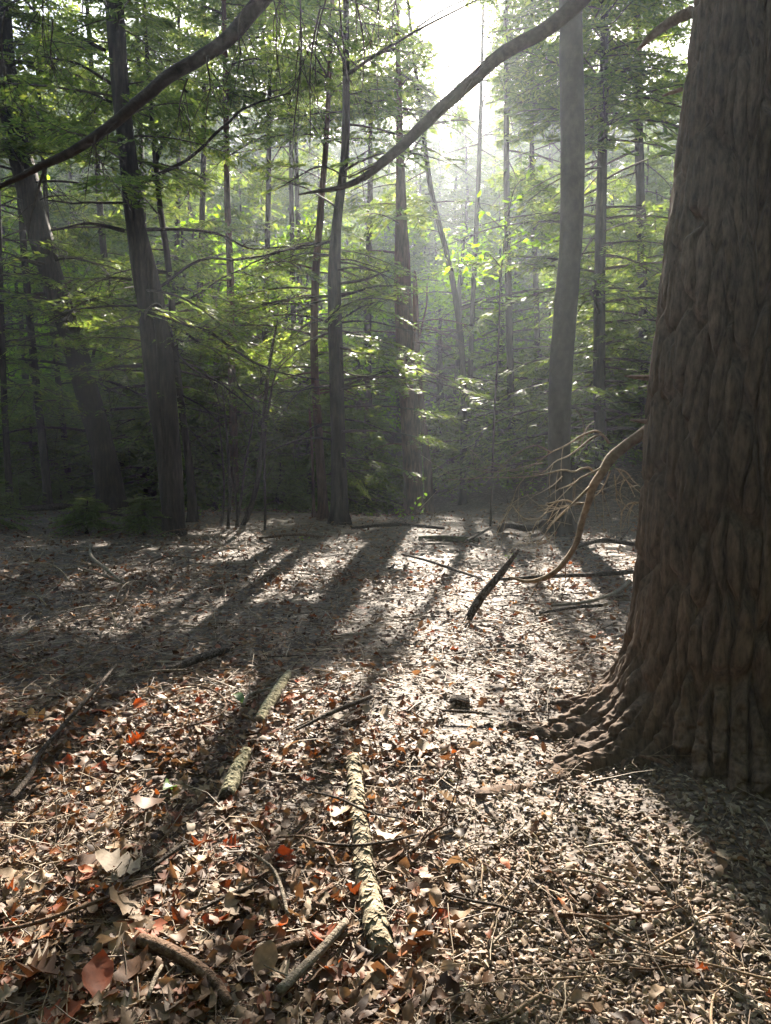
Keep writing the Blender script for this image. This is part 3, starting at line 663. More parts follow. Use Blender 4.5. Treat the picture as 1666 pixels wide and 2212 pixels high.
AP = db
def dpx(x, y): return (993.7 + .2593 * x, 907.3 + .2593 * y)
for k, (pl, w0, w1, d0, d1) in enumerate((
        ([(1240, 190), (1180, 120), (1100, 150), (1010, 220), (900, 300), (800, 340), (700, 430), (600, 450)], 12, 2, 4.1, 3.9),
        ([(1230, 170), (1150, 95), (1040, 120), (940, 180), (860, 225), (760, 270), (690, 320), (560, 400), (430, 430)], 10, 2, 4.1, 4.0),
        ([(1100, 420), (1080, 395), (1000, 410), (960, 430), (860, 415), (760, 440), (620, 465), (450, 480), (250, 478), (0, 492), (-150, 500)], 11, 2, 4.1, 3.7),
        ([(1190, 390), (1120, 430), (1000, 490), (940, 540), (840, 570), (720, 650)], 10, 2, 4.1, 3.9),
        ([(1080, 560), (980, 660), (880, 760), (800, 840), (725, 910)], 12, 5, 4.1, 4.0),
        ([(1030, 690), (960, 690), (880, 665), (800, 680), (715, 700)], 10, 4, 4.15, 4.0),
        ([(1020, 700), (930, 712), (830, 715)], 8, 4, 4.15, 4.0), ([(930, 712), (820, 740), (730, 770), (690, 790)], 6, 2, 4.1, 3.9),
        ([(950, 480), (960, 560), (955, 640)], 4, 2, 4.1, 4.1), ([(1250, 420), (1220, 500), (1170, 590), (1120, 640)], 7, 3, 4.1, 4.3),
        ([(1290, 400), (1380, 430), (1440, 500), (1500, 550)], 7, 3, 4.2, 4.6), ([(1320, 420), (1400, 520), (1460, 640)], 6, 3, 4.2, 4.6), ([(1290, 450), (1300, 560), (1310, 680), (1340, 740), (1340, 900)], 5, 2, 4.2, 4.4),
        ([(1500, 690), (1420, 690), (1370, 730), (1340, 790)], 9, 4, 4.2, 4.3), ([(850, 470), (780, 540), (700, 590), (600, 640)], 5, 2, 4.05, 3.9),
        ([(760, 265), (640, 210), (500, 260), (400, 330), (300, 440), (180, 550)], 5, 2, 4.0, 3.8), ([(560, 460), (480, 560), (440, 680), (400, 780)], 4, 2, 3.95, 3.9), ([(690, 360), (560, 380), (420, 420), (200, 430), (40, 380)], 5, 1.6, 3.95, 3.7),
        ([(440, 710), (500, 790), (560, 830), (640, 830)], 5, 2, 3.95, 3.9), ([(725, 770), (640, 850), (590, 960), (540, 1080)], 4, 1.5, 3.95, 3.9), ([(840, 850), (780, 950), (700, 1010), (650, 1050)], 4, 2, 4.0, 4.0), ([(1000, 240), (1060, 60), (1120, 10)], 5, 2, 4.1, 4.3))):
    n = len(pl); a_limb([(*dpx(*q), d0 + (d1 - d0) * i / (n - 1), (w0 + (w1 - w0) * i / (n - 1)) * .66) for i, q in enumerate(pl)], 3, M['twig_pale'], 'dead_twig', .26, .35, 6, seed=100 + k, rough=.12, step=.03)
for o in [c for c in tA.children if c.name.startswith('dead_twig')]:
    o.parent = db
for o in [c for c in tA.children if c.name.startswith('hanging_twig')]:
    o.parent = L1

# ------------------------------------------------------------------ shrub with bare stems, saplings, seedlings
def bare_shrub(name, label, base_px, stems, mat, twigs=14, tl=.6, seed=1, d=None):
    b = G(*base_px) if d is None else P(*base_px, d); b[2] = float(terr(b[0], b[1])); root = empty(name, b, label, 'shrub'); r = np.random.default_rng(seed)
    for st in stems:
        dd = b[1] + r.uniform(-.3, .3)
        pts = [P(x, y, dd) for x, y, w in st]; pts[0][2] = float(terr(pts[0][0], pts[0][1])) - .05
        rad = [w / 2 / FPX * dd for x, y, w in st]
        p, r_ = resample(pts, rad, .1); mb = MB(); mb.add(*tube(p, r_, 7, rough=.08, seed=seed, freq=4)); side_twigs(mb, p, r_, twigs, r, tl, -.25)
        mb.build('stem', mat, root, b)
    return root
bare_shrub('bare_shrub', 'bare many-stemmed dark shrub between slim stem and reddish trunk', (530, 1140), (
    [(523, 1142, 13), (540, 1100, 12), (556, 1040, 11), (566, 960, 10), (570, 900, 9), (578, 820, 8), (590, 740, 6), (600, 690, 3)],
    [(492, 1142, 8), (497, 1060, 7), (492, 970, 6), (487, 900, 4), (480, 840, 2)], [(478, 1138, 6), (484, 1060, 5), (480, 980, 4), (470, 880, 2)],
    [(508, 1140, 7), (520, 1080, 6), (530, 1000, 5), (545, 920, 3), (550, 880, 2)], [(568, 905, 6), (582, 870, 5), (600, 800, 3), (640, 760, 2)], [(515, 1140, 6), (508, 1060, 5), (503, 1000, 3), (505, 950, 2)]), M['dark_stick'], seed=4)

def leaf_outline(kind, n=9):
    t = np.linspace(0, 1, n)
    if kind == 'oak': w = .30 * np.sin(PI * np.clip(t * 1.03, 0, 1)) ** .6 * (1 + .5 * np.where(np.arange(n) % 2 == 0, -1, 1) * (t > .05) * (t < .97))
    elif kind == 'maple': w = np.interp(t, [0, .1, .25, .35, .5, .62, .75, .85, 1], [.02, .3, .16, .5, .2, .42, .14, .2, .01])
    elif kind == 'beech': w = .26 * np.sin(PI * t) ** .75
    else: w = .18 * np.sin(PI * t ** .85) ** .9
    w = np.maximum(w, .012); return t, w

def leaf_batch(kind, n, pos, size, r, nst=9, tilt=.5, az=None, curl=1.0):
    t, w = leaf_outline(kind, nst)
    x = np.stack([t - .5] * 3, 1); yy = np.stack([-w, 0 * w, w], 1)
    X = x.ravel()[None] + r.normal(0, .012, (n, 3 * nst)); Yv = yy.ravel()[None] * r.uniform(.8, 1.2, (n, 1)) + r.normal(0, .012, (n, 3 * nst))
    c1 = r.uniform(-.9, 1.5, (n, 1)) * curl; c2 = r.uniform(-.9, .9, (n, 1)) * curl; c3 = r.uniform(-1.6, 1.6, (n, 1)) * curl; ph = r.uniform(0, 6, (n, 1))
    Zv = c1 * Yv ** 2 * 1.6 + c2 * X ** 2 * .9 + c3 * X * Yv * .8 + .03 * curl * np.sin(X * 14 + Yv * 9 + ph)
    Pn = np.stack([X, Yv, Zv], -1) * size[:, None, None]
    a = r.uniform(0, 2 * PI, n) if az is None else az
    ti, ro = r.normal(0, tilt, n), r.normal(0, tilt, n)
    def rot(P_, a_, i, j):
        c, s = np.cos(a_)[:, None], np.sin(a_)[:, None]; Q_ = P_.copy(); Q_[..., i] = P_[..., i] * c - P_[..., j] * s; Q_[..., j] = P_[..., i] * s + P_[..., j] * c; return Q_
    Pn = rot(Pn, ro, 1, 2); Pn = rot(Pn, ti, 0, 2); Pn = rot(Pn, a, 0, 1)
    V = (Pn + pos[:, None]).reshape(-1, 3)
    q = []
    for i in range(nst - 1):
        for j in (0, 1): q.append((i * 3 + j, (i + 1) * 3 + j, (i + 1) * 3 + j + 1, i * 3 + j + 1))
    q = np.array(q)
    return V, (np.arange(n)[:, None, None] * 3 * nst + q[None]).reshape(-1, 4)

def seedling(px, label, n, size, spread, height, seed, stemw=3, d=None, mat='broadleaf', name='seedling', kind='beech'):
    b = G(*px) if d is None else P(*px, d); b[2] = float(terr(b[0], b[1])); r = np.random.default_rng(seed)
    root = empty(name, b, label, 'seedling')
    mb = MB(); tips = []
    for k in range(max(2, n // 6)):
        e = b + np.array([r.normal(0, spread), r.normal(0, spread), height * r.uniform(.5, 1)])
        m = (b + e) / 2 + r.normal(0, .04, 3); p, r_ = resample([b - [0, 0, .03], m, e], [.004, .003, .0015], .06)
        mb.add(*tube(p, r_, 4)); tips.append(p)
    mb.build('stem', M['twig_wood'], root, b)
    pos = np.array([tips[r.integers(len(tips))][-1 - r.integers(0, 2)] for _ in range(n)]) + r.normal(0, size * .6, (n, 3))
    V, Qf = leaf_batch(kind, n, pos, r.uniform(.6, 1.1, n) * size, r, 5, .4)
    link('foliage', mesh('foliage', V - b, Qf, None, [M[mat]]), root)
seedling((880, 1135), 'knot of green seedlings at the foot of the stout reddish hemlock', 34, .07, .25, .35, 1)
seedling((905, 1090), 'single bright seedling in front of the stout reddish trunk', 14, .10, .16, .55, 2, d=13)
seedling((1098, 1085), 'green seedlings on the right bank left of the smooth trunk', 50, .07, .35, .5, 3)
seedling((265, 1095), 'small seedling tuft by the foot of the leaning giant', 30, .08, .35, .3, 4)
seedling((450, 1115), 'low green seedling right of the slim stem', 30, .08, .4, .25, 5)
seedling((640, 1180), 'tiny seedling in sun left of the centre trunk shadow', 10, .05, .12, .12, 6)
seedling((1110, 1225), 'tiny green seedlings beyond the leaning dark stick', 14, .05, .15, .12, 7)

# thin broadleaf sapling with bright leaves in front of the lit boughs
def leafy_sapling():
    b = P(1060, 1090, 12.4); b[2] = float(terr(b[0], b[1])); r = np.random.default_rng(8)
    root = empty('broadleaf_sapling', b, 'thin sapling holding bright yellow-green leaves before the dark boughs', 'sapling')
    mb = MB(); st = [(1062, 1090, 5), (1068, 900, 4.5), (1078, 720, 4), (1082, 600, 3.5), (1090, 520, 2.5), (1100, 440, 1.5)]
    p, r_ = resample([P(x, y, 12.4) for x, y, w in st], [w / 2 / FPX * 12.4 for x, y, w in st], .15); p[0] = b - [0, 0, .05]; mb.add(*tube(p, r_, 6)); mb.build('stem', M['twig_wood'], root, b)
    pos = []
    for pl, k in (([(1085, 580), (1050, 545), (1000, 570), (985, 590)], 26), ([(1088, 540), (1140, 515), (1205, 520)], 22), ([(1096, 470), (1120, 395), (1160, 370)], 10), ([(1084, 600), (1060, 590), (1020, 600)], 10), ([(1092, 500), (1060, 470), (1030, 440)], 8)):
        q, q_ = resample([P(x, y, 12.3) for x, y in pl], np.linspace(.010, .003, len(pl)), .1); m2 = MB(); m2.add(*tube(q, q_, 5)); m2.build('branch', M['twig_wood'], root, b)
        pos.append(q[r.integers(len(q) // 4, len(q), k)] + r.normal(0, .09, (k, 3)) * [1, 1.3, .7])
    pos = np.concatenate(pos); V, Qf = leaf_batch('beech', len(pos), pos, r.uniform(.11, .19, len(pos)), r, 5, .4)
    link('foliage', mesh('foliage', V - b, Qf, None, [M['broadleaf']]), root)
leafy_sapling()

# ------------------------------------------------------------------ trees of the far stand (shared crowns)
def far_proto(kind, H, seed):
    r = np.random.default_rng(seed); c = Crown(r)
    hgt = np.linspace(0, H, 12); wob = np.cumsum(r.normal(0, .05, (12, 2)), axis=0); pts = np.c_[wob, hgt]; rad = np.linspace(.16, .03, 12); rad[0] = .22
    mb = MB(); mb.add(*tube(pts, rad, 8, rough=.06, seed=seed, freq=2)); tv = mb.get()
    tr = mesh('trunk', tv[0], tv[1], tv[2], [HB], smooth=True)
    if kind == 'hemlock':
        ga = 0; n = 84; z0 = r.uniform(.5, 1.5)
        for k in range(n):
            q = (k + r.uniform(0, 1)) / n; ga += 2.4 + r.normal(0, .4); z = z0 + (H - z0) * q
            c.limb(np.array([np.interp(z, hgt, wob[:, 0]), np.interp(z, hgt, wob[:, 1]), z]), ga, (.7 + 2.9 * (1 - q) ** .75) * r.uniform(.7, 1.1), r.uniform(-.25, .1) + .3 * q, r.normal(0, .2), PROTO_LO)
        p, d, sd = np.concatenate(c.p), np.concatenate(c.d) * 1.45, np.concatenate(c.s) * 1.7
        n = len(p); V = np.stack([p - sd * .35, p + d * .55 - sd, p + d, p + d * .5 + sd], 1).reshape(-1, 3)
        wm = MB(); [wm.add(v_, q_) for v_, q_, t_ in c.w]; wv, wq, _ = wm.get()
        cr = mesh('crown', np.concatenate([V, wv]), np.concatenate([np.arange(4 * n).reshape(-1, 4), wq + 4 * n]), None, [M['needles_far'], M['twig_wood']], np.r_[np.zeros(n), np.ones(len(wq))])
    else:
        m2 = MB(); ps = []
        for k in range(26):
            z = r.uniform(.18, 1) * H; az = r.uniform(0, 6.28); L = (.9 + 2.4 * math.sin(PI * min(z / H, .95)) ) * r.uniform(.7, 1.1)
            q = np.linspace(0, 1, 5); pp = np.stack([np.cos(az) * q * L, np.sin(az) * q * L, z + .35 * q * L - .2 * L * q ** 2], 1); m2.add(*tube(pp, np.linspace(.03, .006, 5), 4, cap=False))
            for h in range(7):
                e = pp[r.integers(1, 5)]; v = r.normal(0, 1, 3) * [1, 1, .45]; v /= np.linalg.norm(v); l = r.uniform(.3, .9); ps.append(e + v * np.linspace(.1, l, 9)[:, None] + r.normal(0, .13, (9, 3)))
        ps = np.concatenate(ps); V, Qf = leaf_batch('beech', len(ps), ps, r.uniform(.10, .20, len(ps)), r, 3, .45); wv, wq, _ = m2.get()
        cr = mesh('crown', np.concatenate([V, wv]), np.concatenate([Qf, wq + len(V)]), None, [M['broadleaf'], M['twig_wood']], np.r_[np.zeros(len(Qf)), np.ones(len(wq))])
    return tr, cr
FAR = [far_proto('hemlock', h, 300 + k) for k, h in enumerate((13, 11, 15, 12))]
FARH = (13, 11, 15, 12)
FARB = [far_proto('broad', h, 320 + k) for k, h in enumerate((8, 6.5))]
fr = np.random.default_rng(19)
def behind(x, y, z=2.0):
    u = pix(np.array([[x, y, z]]))[0][0]
    for lim, w in ((0, 'beyond the left picture edge'), (230, 'behind the leaning giant'), (430, 'behind the twin-stemmed hemlock'), (620, 'behind the bare shrub'), (790, 'behind the dark centre trunk'), (950, 'behind the stout reddish hemlock'), (1170, 'between broken snag and smooth pole trunk'), (1380, 'behind the smooth pole trunk'), (1680, 'behind the giant near trunk'), (9e9, 'beyond the right picture edge')):
        if u < lim: return w
tx = math.tan(SUN_AZ)
def far_tree(x, y, pair, sc, kind, slope=False):
    z = float(terr(x, y)) - .1
    o = empty('hemlock_tree' if kind == 'hemlock' else 'broadleaf_tree', (x, y, z), 'pale hazy hemlock on the far slope ' + behind(x, y) if slope else 'unseen hemlock of the surrounding wood, added to screen off sky light' if slope is None else ('tall hemlock' if sc > 1.05 else 'small hemlock' if sc < .7 else 'hemlock') + ' in the dense stand ' + behind(x, y) if kind == 'hemlock' else 'glowing yellow-green broadleaf tree ' + behind(x, y), 'tree',
              'hemlocks on the far slope' if slope else 'hemlocks around the viewpoint' if slope is None else 'hemlocks of the far stand' if kind == 'hemlock' else 'broadleaf trees behind the hemlocks')
    o.rotation_euler = (0, 0, fr.uniform(0, 6.28)); o.scale = (sc, sc, sc * fr.uniform(.9, 1.1))
    link('trunk', pair[0], o); link('crown', pair[1], o)
def lateral(x, y): return x * math.cos(SUN_AZ) - y * math.sin(SUN_AZ)
for row, (y, step) in enumerate(((22.5, 3.2), (25.5, 3.0), (28.5, 3.1), (32, 3.2), (36.5, 3.5), (42, 3.8), (49, 4.2), (57, 4.8))):
    half = y * .62 + 2; x = -half + fr.uniform(0, step)
    while x < half:
        xx, yy = x + fr.normal(0, .6), y + fr.uniform(-1.2, 1.2); lt = abs(lateral(xx, yy))
        h = 1.6 + yy * (.32 if lt < 6 else .34 if yy < 34 else fr.uniform(.34, .50))
        if lt < 4.5: h = min(h, (yy * .479 - 5) / .878)
        h -= float(terr(xx, yy))
        k = int(fr.integers(4))
        if xx < 1 and yy < 34:
            if fr.random() < .6: x += step * fr.uniform(.8, 1.2); continue
            h *= .72
        if not (yy < 34 and lt < 4.5): far_tree(xx, yy, FAR[k], max(h * fr.uniform(.8, 1.12) / FARH[k], .35), 'hemlock')
        x += step * fr.uniform(.8, 1.2)
for y, step in ((64, 4.4), (70, 4.4), (77, 4.8), (84, 5.0), (92, 5.4)):              # wooded slope across the hollow
    x = -y * .62; 
    while x < y * .62:
        xx, yy = x + fr.normal(0, .8), y + fr.uniform(-2, 2); h = 1.6 + yy * (.452 if abs(lateral(xx, yy)) < 4.5 else fr.uniform(.45, .50)) - float(terr(xx, yy)); k = int(fr.integers(4))
        far_tree(xx, yy, FAR[k], h * fr.uniform(.9, 1.0) / FARH[k], 'hemlock', True); x += step * fr.uniform(.8, 1.2)
for x, y in ((-6, 23), (-3.6, 25.5), (-9.5, 25), (-7.5, 29), (-1.2, 27), (-12.5, 24), (-4.5, 31), (2.2, 30), (4.5, 28), (-11, 31), (0.5, 33), (-14, 29), (-5, 21.5), (-7.5, 22.5), (-3.2, 22.3), (-9, 22), (-6.2, 26.5), (-2.4, 24), (-11, 22.5), (-8.4, 26.5), (2.6, 25.5), (-13.5, 26)):
    far_tree(x, y, FARB[fr.integers(2)], fr.uniform(.9, 1.35), 'broad')
# unseen rest of the same wood, added round the viewpoint to block sky light
for y in (-4, -8, -12.5, -18, -25):
    x = -26 + fr.uniform(0, 3)
    while x < 27:
        if math.hypot(x, y) > 3.5:
            k = int(fr.integers(4)); far_tree(x + fr.normal(0, .7), y + fr.uniform(-1.4, 1.4), FAR[k], fr.uniform(1.0, 1.35), 'hemlock', None)
        x += fr.uniform(4.2, 6.2)
for x, y in ((-9, 1), (-13, 4), (-11, 8), (-16, 9), (-8.5, 5), (9, 1.5), (7, -1), (12, 5), (9.5, 8.5), (14, 10), (-15, 14), (13, 15)):
    far_tree(x, y, FAR[int(fr.integers(4))], fr.uniform(1.0, 1.3), 'hemlock', None)
# young hemlocks filling the shade under the stand
YOUNG = [far_proto('hemlock', h, 340 + k) for k, h in enumerate((5.0, 4.0))]
for x, y, s in ((-9.2, 18.5, .9), (-7.0, 20.5, 1.1), (-4.6, 19.5, 1.0), (-3.0, 21.0, 1.15), (-1.8, 18.8, .85), (4.6, 20, .6), (5.8, 18.5, .7), (7.6, 20, 1), (1.5, 22, .6), (-6, 17.8, .95), (-8.2, 16.6, .5), (9.5, 18, 1), (-11, 19, 1), (5.0, 22.5, .9), (-.6, 21.5, .7), (-2.5, 16.6, .35)):
    o = empty('young_hemlock', (x, y, float(terr(x, y)) - .1), ('low' if s < .7 else 'taller') + ' young hemlock in the shade ' + behind(x, y), 'tree', 'young hemlocks behind the clearing')
    o.rotation_euler = (0, 0, fr.uniform(0, 6.28)); o.scale = (s, s, s); pr_ = YOUNG[fr.integers(2)]
    link('trunk', pr_[0], o); link('crown', pr_[1], o)

for k in range(9):
    u = fr.uniform(-40, 330); y = fr.uniform(11.5, 16.5); x = (u - 833) / FPX * y; sc_ = fr.uniform(.08, .2)
    if abs(x) < .4: continue
    o = empty('hemlock_seedling', (x, y, float(terr(x, y)) - .02), 'knee-high hemlock seedling ' + behind(x, y).replace('behind', 'near').replace('between', 'in the gap of'), 'seedling', 'hemlock seedlings at the far edge of the clearing')
    o.rotation_euler = (0, 0, fr.uniform(0, 6.28)); o.scale = (sc_ * 1.3, sc_ * 1.3, sc_); pr_ = YOUNG[fr.integers(2)]; link('trunk', pr_[0], o); link('crown', pr_[1], o)
# ------------------------------------------------------------------ leaf litter
def sample_ground(n, r, near=1.35, far=17, power=1.0, half=.66):
    d = (near ** -power + r.random(n) * (far ** -power - near ** -power)) ** (-1 / power)
    x = (d + .8) * r.uniform(-half, half, n); return x, d
def in_trunk(x, y): return (x - AX) ** 2 + (y - AY) ** 2 < .62 ** 2
def leafiness(x, y):
    p = np.stack([x, y, terr(x, y)], 1); u, v = pix(p)
    g = sstep(800, 1040, u - .12 * (v - 1700)) * sstep(1400, 1560, v)
    bare = np.exp(-((u - 860) / 140) ** 2 - ((v - 1510) / 45) ** 2)
    return np.clip(1 - .955 * g - .6 * bare, .025, 1)
lr = np.random.default_rng(31)
KIN = ('oak', 'beech', 'maple', 'lance')
mb = MB()
for near, far, n, st, s0, s1 in ((1.2, 4.2, 9600, 7, .022, .074), (3.2, 8.5, 9200, 5, .03, .085), (7, 17, 9000, 3, .05, .10)):
    x, y = sample_ground(n * 2, lr, near, far, .6); k = (lr.random(len(x)) < leafiness(x, y)) & ~in_trunk(x, y); x, y = x[k][:n], y[k][:n]
    lift = .010 + .045 * lr.random(len(x)) ** 1.3 + .035 * fbm(x * 3, y * 3, s=77)
    pos = np.stack([x, y, terr(x, y) + lift], 1); kd = lr.choice(4, len(x), p=(.16, .44, .14, .26)) if st > 3 else np.full(len(x), 1)
    for q in range(4):
        m = kd == q
        if m.any(): mb.add(*leaf_batch(KIN[q], int(m.sum()), pos[m], lr.uniform(s0, s1, int(m.sum())), lr, st, .33, curl=1.1))
V, Qf, _ = mb.get()
o = link('leaf_litter', mesh('leaf_litter', V, Qf, None, [M['leaf_litter']], smooth=True)); tag(o, 'brown dead leaves covering the forest floor', 'leaf litter', kind='stuff')

# the 280 largest nearby leaves, each a thing of its own
LM = {}
for q in KIN:
    for v in range(3):
        r = np.random.default_rng(500 + 10 * KIN.index(q) + v); V, Qf = leaf_batch(q, 1, np.zeros((1, 3)), np.ones(1), r, 11, .12, np.zeros(1), 1.0); LM[q, v] = (V, Qf)
LMESH = {}
def spot(x, y):
    u, v = pix(np.array([[x, y, 0.0]])); u, v = u[0], v[0]
    a = 'left of the lichen sticks' if u < 480 else 'between lichen sticks and rotten log' if u < 760 else 'just right of the rotten log' if u < 1000 else 'on the right gravel'
    return a + (', at the bottom' if v > 1950 else ', farther back' if v < 1620 else ', midway')
def leaf_mesh(q, v, mat):
    if (q, v, mat) not in LMESH: LMESH[q, v, mat] = mesh('fallen_leaf', *LM[q, v], None, [M[mat]], smooth=True)
    return LMESH[q, v, mat]
def fallen_leaf(pos, q, v, mat, size, label, group=None, tilt=.3, az=None, lift=.04):
    o = link('fallen_leaf', leaf_mesh(q, v, mat), None, (pos[0], pos[1], float(terr(pos[0], pos[1])) + lift)); o.scale = (size,) * 3
    o.rotation_euler = (lr.normal(0, tilt), lr.normal(0, tilt), lr.uniform(0, 6.28) if az is None else az)
    return tag(o, label, 'leaf', group)
kinds = (('leaf_tan', 'tan dead leaf lying in the foreground litter', 'tan fallen leaves', .34), ('leaf_brown', 'dark brown dead leaf lying in the foreground litter', 'dark brown fallen leaves', .24), ('leaf_pale', 'pale bleached dead leaf lying in the foreground litter', 'pale fallen leaves', .32), ('leaf_rust', 'rust-red dead leaf lying in the foreground litter', 'rust-red fallen leaves', .10))
cnt = 0
while cnt < 270:
    x, y = sample_ground(1, lr, 1.75, 4.6, .8, .56)
    if lr.random() > leafiness(x, y)[0]: continue
    c = lr.random(); a = 0
    for mat, lab, grp, w in kinds:
        a += w
        if c < a: break
    q = KIN[lr.integers(4)]
    fallen_leaf((x[0], y[0]), q, lr.integers(3), mat, .055 + .075 * lr.random() ** 2, lab.replace('in the foreground litter', spot(x[0], y[0])), grp, .30, lift=lr.uniform(.035, .075)); cnt += 1
for (px, q, v, mat, size, lab) in (
        ((305, 1552), 'maple', 0, 'leaf_orange', .10, 'bright orange upright leaf near the left, above the tan litter'), ((295, 1632), 'oak', 1, 'leaf_orange', .10, 'veined orange leaf below the upright orange one at left'),
        ((635, 1530), 'lance', 0, 'leaf_orange', .13, 'long orange leaf standing beside the upper lichen stick'), ((612, 2050), 'beech', 1, 'leaf_orange', .07, 'curled orange leaf over the stick at the bottom'),
        ((188, 1925), 'beech', 0, 'leaf_orange', .06, 'small orange leaf left of the big pale maple leaf'), ((215, 1565), 'oak', 2, 'leaf_rust', .10, 'rusty oak leaf beside the long curved branch'),
        ((517, 1532), 'lance', 1, 'leaf_green', .14, 'long green leaf left of the upper lichen stick'), ((368, 1736), 'beech', 2, 'leaf_green', .10, 'fresh green leaf in the left foreground litter'),
        ((925, 1648), 'maple', 1, 'leaf_pale', .11, 'pale yellowish leaf with a green rim on the bare gravel'), ((252, 1915), 'maple', 2, 'leaf_pale', .17, 'large pale maple leaf with pointed lobes at lower left'),
        ((280, 2000), 'maple', 0, 'leaf_tan', .17, 'large tan maple leaf under the big pale one'), ((500, 2010), 'maple', 1, 'leaf_tan', .09, 'small pointed tan leaf near the flat mossy stone'),
        ((820, 2098), 'oak', 0, 'leaf_tan', .06, 'small tan leaf beside the end of the rotten log'), ((320, 1775), 'beech', 1, 'leaf_brown', .16, 'big brown toothed leaf in the left foreground'), ((780, 1332), 'maple', 2, 'leaf_rust', .11, 'reddish leaf alone in the middle of the clearing'),
        ((960, 1765), 'oak', 1, 'leaf_pale', .10, 'folded pale leaf at the gravel edge right of the rotten log'), ((990, 1910), 'beech', 2, 'leaf_tan', .11, 'broad tan leaf lying flat on the gravel'), ((1090, 1905), 'lance', 2, 'leaf_orange', .08, 'narrow yellowish leaf on the gravel'),
        ((210, 2165), 'beech', 0, 'leaf_rust', .14, 'rust-brown beech leaf at the bottom left'), ((80, 2160), 'oak', 0, 'leaf_brown', .15, 'brown oak leaf at the bottom left corner'), ((845, 1845), 'maple', 0, 'leaf_pale', .12, 'pale curled leaf right of the rotten log')):
    fallen_leaf(G(*px), q, v, mat, size, lab, None, .3, lift=.075)

# ------------------------------------------------------------------ twigs, needles, crumbs
def curve_batch(n, pos, L, rad, r, seg=4, sides=3, bend=.35, tilt=.12):
    az = r.uniform(0, 2 * PI, n); s = np.linspace(-.5, .5, seg)
    turn = np.cumsum(r.normal(0, bend / seg, (n, seg)), 1) + az[:, None]
    st = np.stack([np.cos(turn), np.sin(turn), r.normal(0, tilt, (n, 1)) + r.normal(0, .1, (n, seg))], -1) * (L / seg)[:, None, None]
    pts = np.cumsum(st, 1); pts += (pos - pts.mean(1))[:, None]
    T = np.gradient(pts, axis=1); T /= np.linalg.norm(T, axis=-1, keepdims=True)
    A = np.cross(T, np.array([0, 0, 1.])); A /= np.linalg.norm(A, axis=-1, keepdims=True) + 1e-9; B = np.cross(T, A)
    th = np.linspace(0, 2 * PI, sides, endpoint=False); R = rad[:, None] * np.linspace(1, .5, seg)[None]
    V = pts[:, :, None] + R[:, :, None, None] * (np.cos(th)[None, None, :, None] * A[:, :, None] + np.sin(th)[None, None, :, None] * B[:, :, None])
    q = []
    for i in range(seg - 1):
        for j in range(sides): q.append((i * sides + j, i * sides + (j + 1) % sides, (i + 1) * sides + (j + 1) % sides, (i + 1) * sides + j))
    return V.reshape(-1, 3), (np.arange(n)[:, None, None] * seg * sides + np.array(q)[None]).reshape(-1, 4)
mb = MB()
for near, far, n, l0, l1, r0, r1 in ((1.35, 5, 13000, .05, .5, .0008, .0028), (4, 16, 4200, .2, 1.0, .002, .005)):
    x, y = sample_ground(n, lr, near, far, .7); k = ~in_trunk(x, y) & (lr.random(n) < .05 + .95 * leafiness(x, y) ** 1.3); x, y = x[k], y[k]; m = len(x)
    L = l0 + (l1 - l0) * lr.random(m) ** 2.2; pos = np.stack([x, y, terr(x, y) + .02 + .04 * lr.random(m)], 1)
    mb.add(*curve_batch(m, pos, L, lr.uniform(r0, r1, m), lr, 5, 3, .9))
V, Qf, _ = mb.get(); o = link('twig_litter', mesh('twig_litter', V, Qf, None, [M['straw']], smooth=True)); tag(o, 'fine dry twigs scattered over the forest floor', 'twigs', kind='stuff')
# crumbs of bark and needles
x, y = sample_ground(34000, lr, 1.35, 11, .9); k = ~in_trunk(x, y); x, y = x[k], y[k]; m = len(x)
pos = np.stack([x, y, terr(x, y) + .008 + .016 * lr.random(m)], 1); a = lr.uniform(0, 6.28, m); L = lr.uniform(.006, .022, m); Wd = L * lr.uniform(.15, .7, m)
e1 = np.stack([np.cos(a), np.sin(a), lr.normal(0, .35, m)], 1) * L[:, None]; e2 = np.stack([-np.sin(a), np.cos(a), lr.normal(0, .5, m)], 1) * Wd[:, None]; up = np.array([0, 0, 1.]) * (L * .3)[:, None]
V = np.stack([pos - e1, pos - e2, pos + e1, pos + e2, pos + up], 1).reshape(-1, 3); b5 = np.arange(m)[:, None] * 5
T3 = np.concatenate([b5 + np.array([[i, (i + 1) % 4, 4]]) for i in range(4)])
o = link('bark_crumbs', mesh('bark_crumbs', V, None, T3, [M['debris']])); tag(o, 'crumbs of bark and needles strewn over the soil', 'debris', kind='stuff')

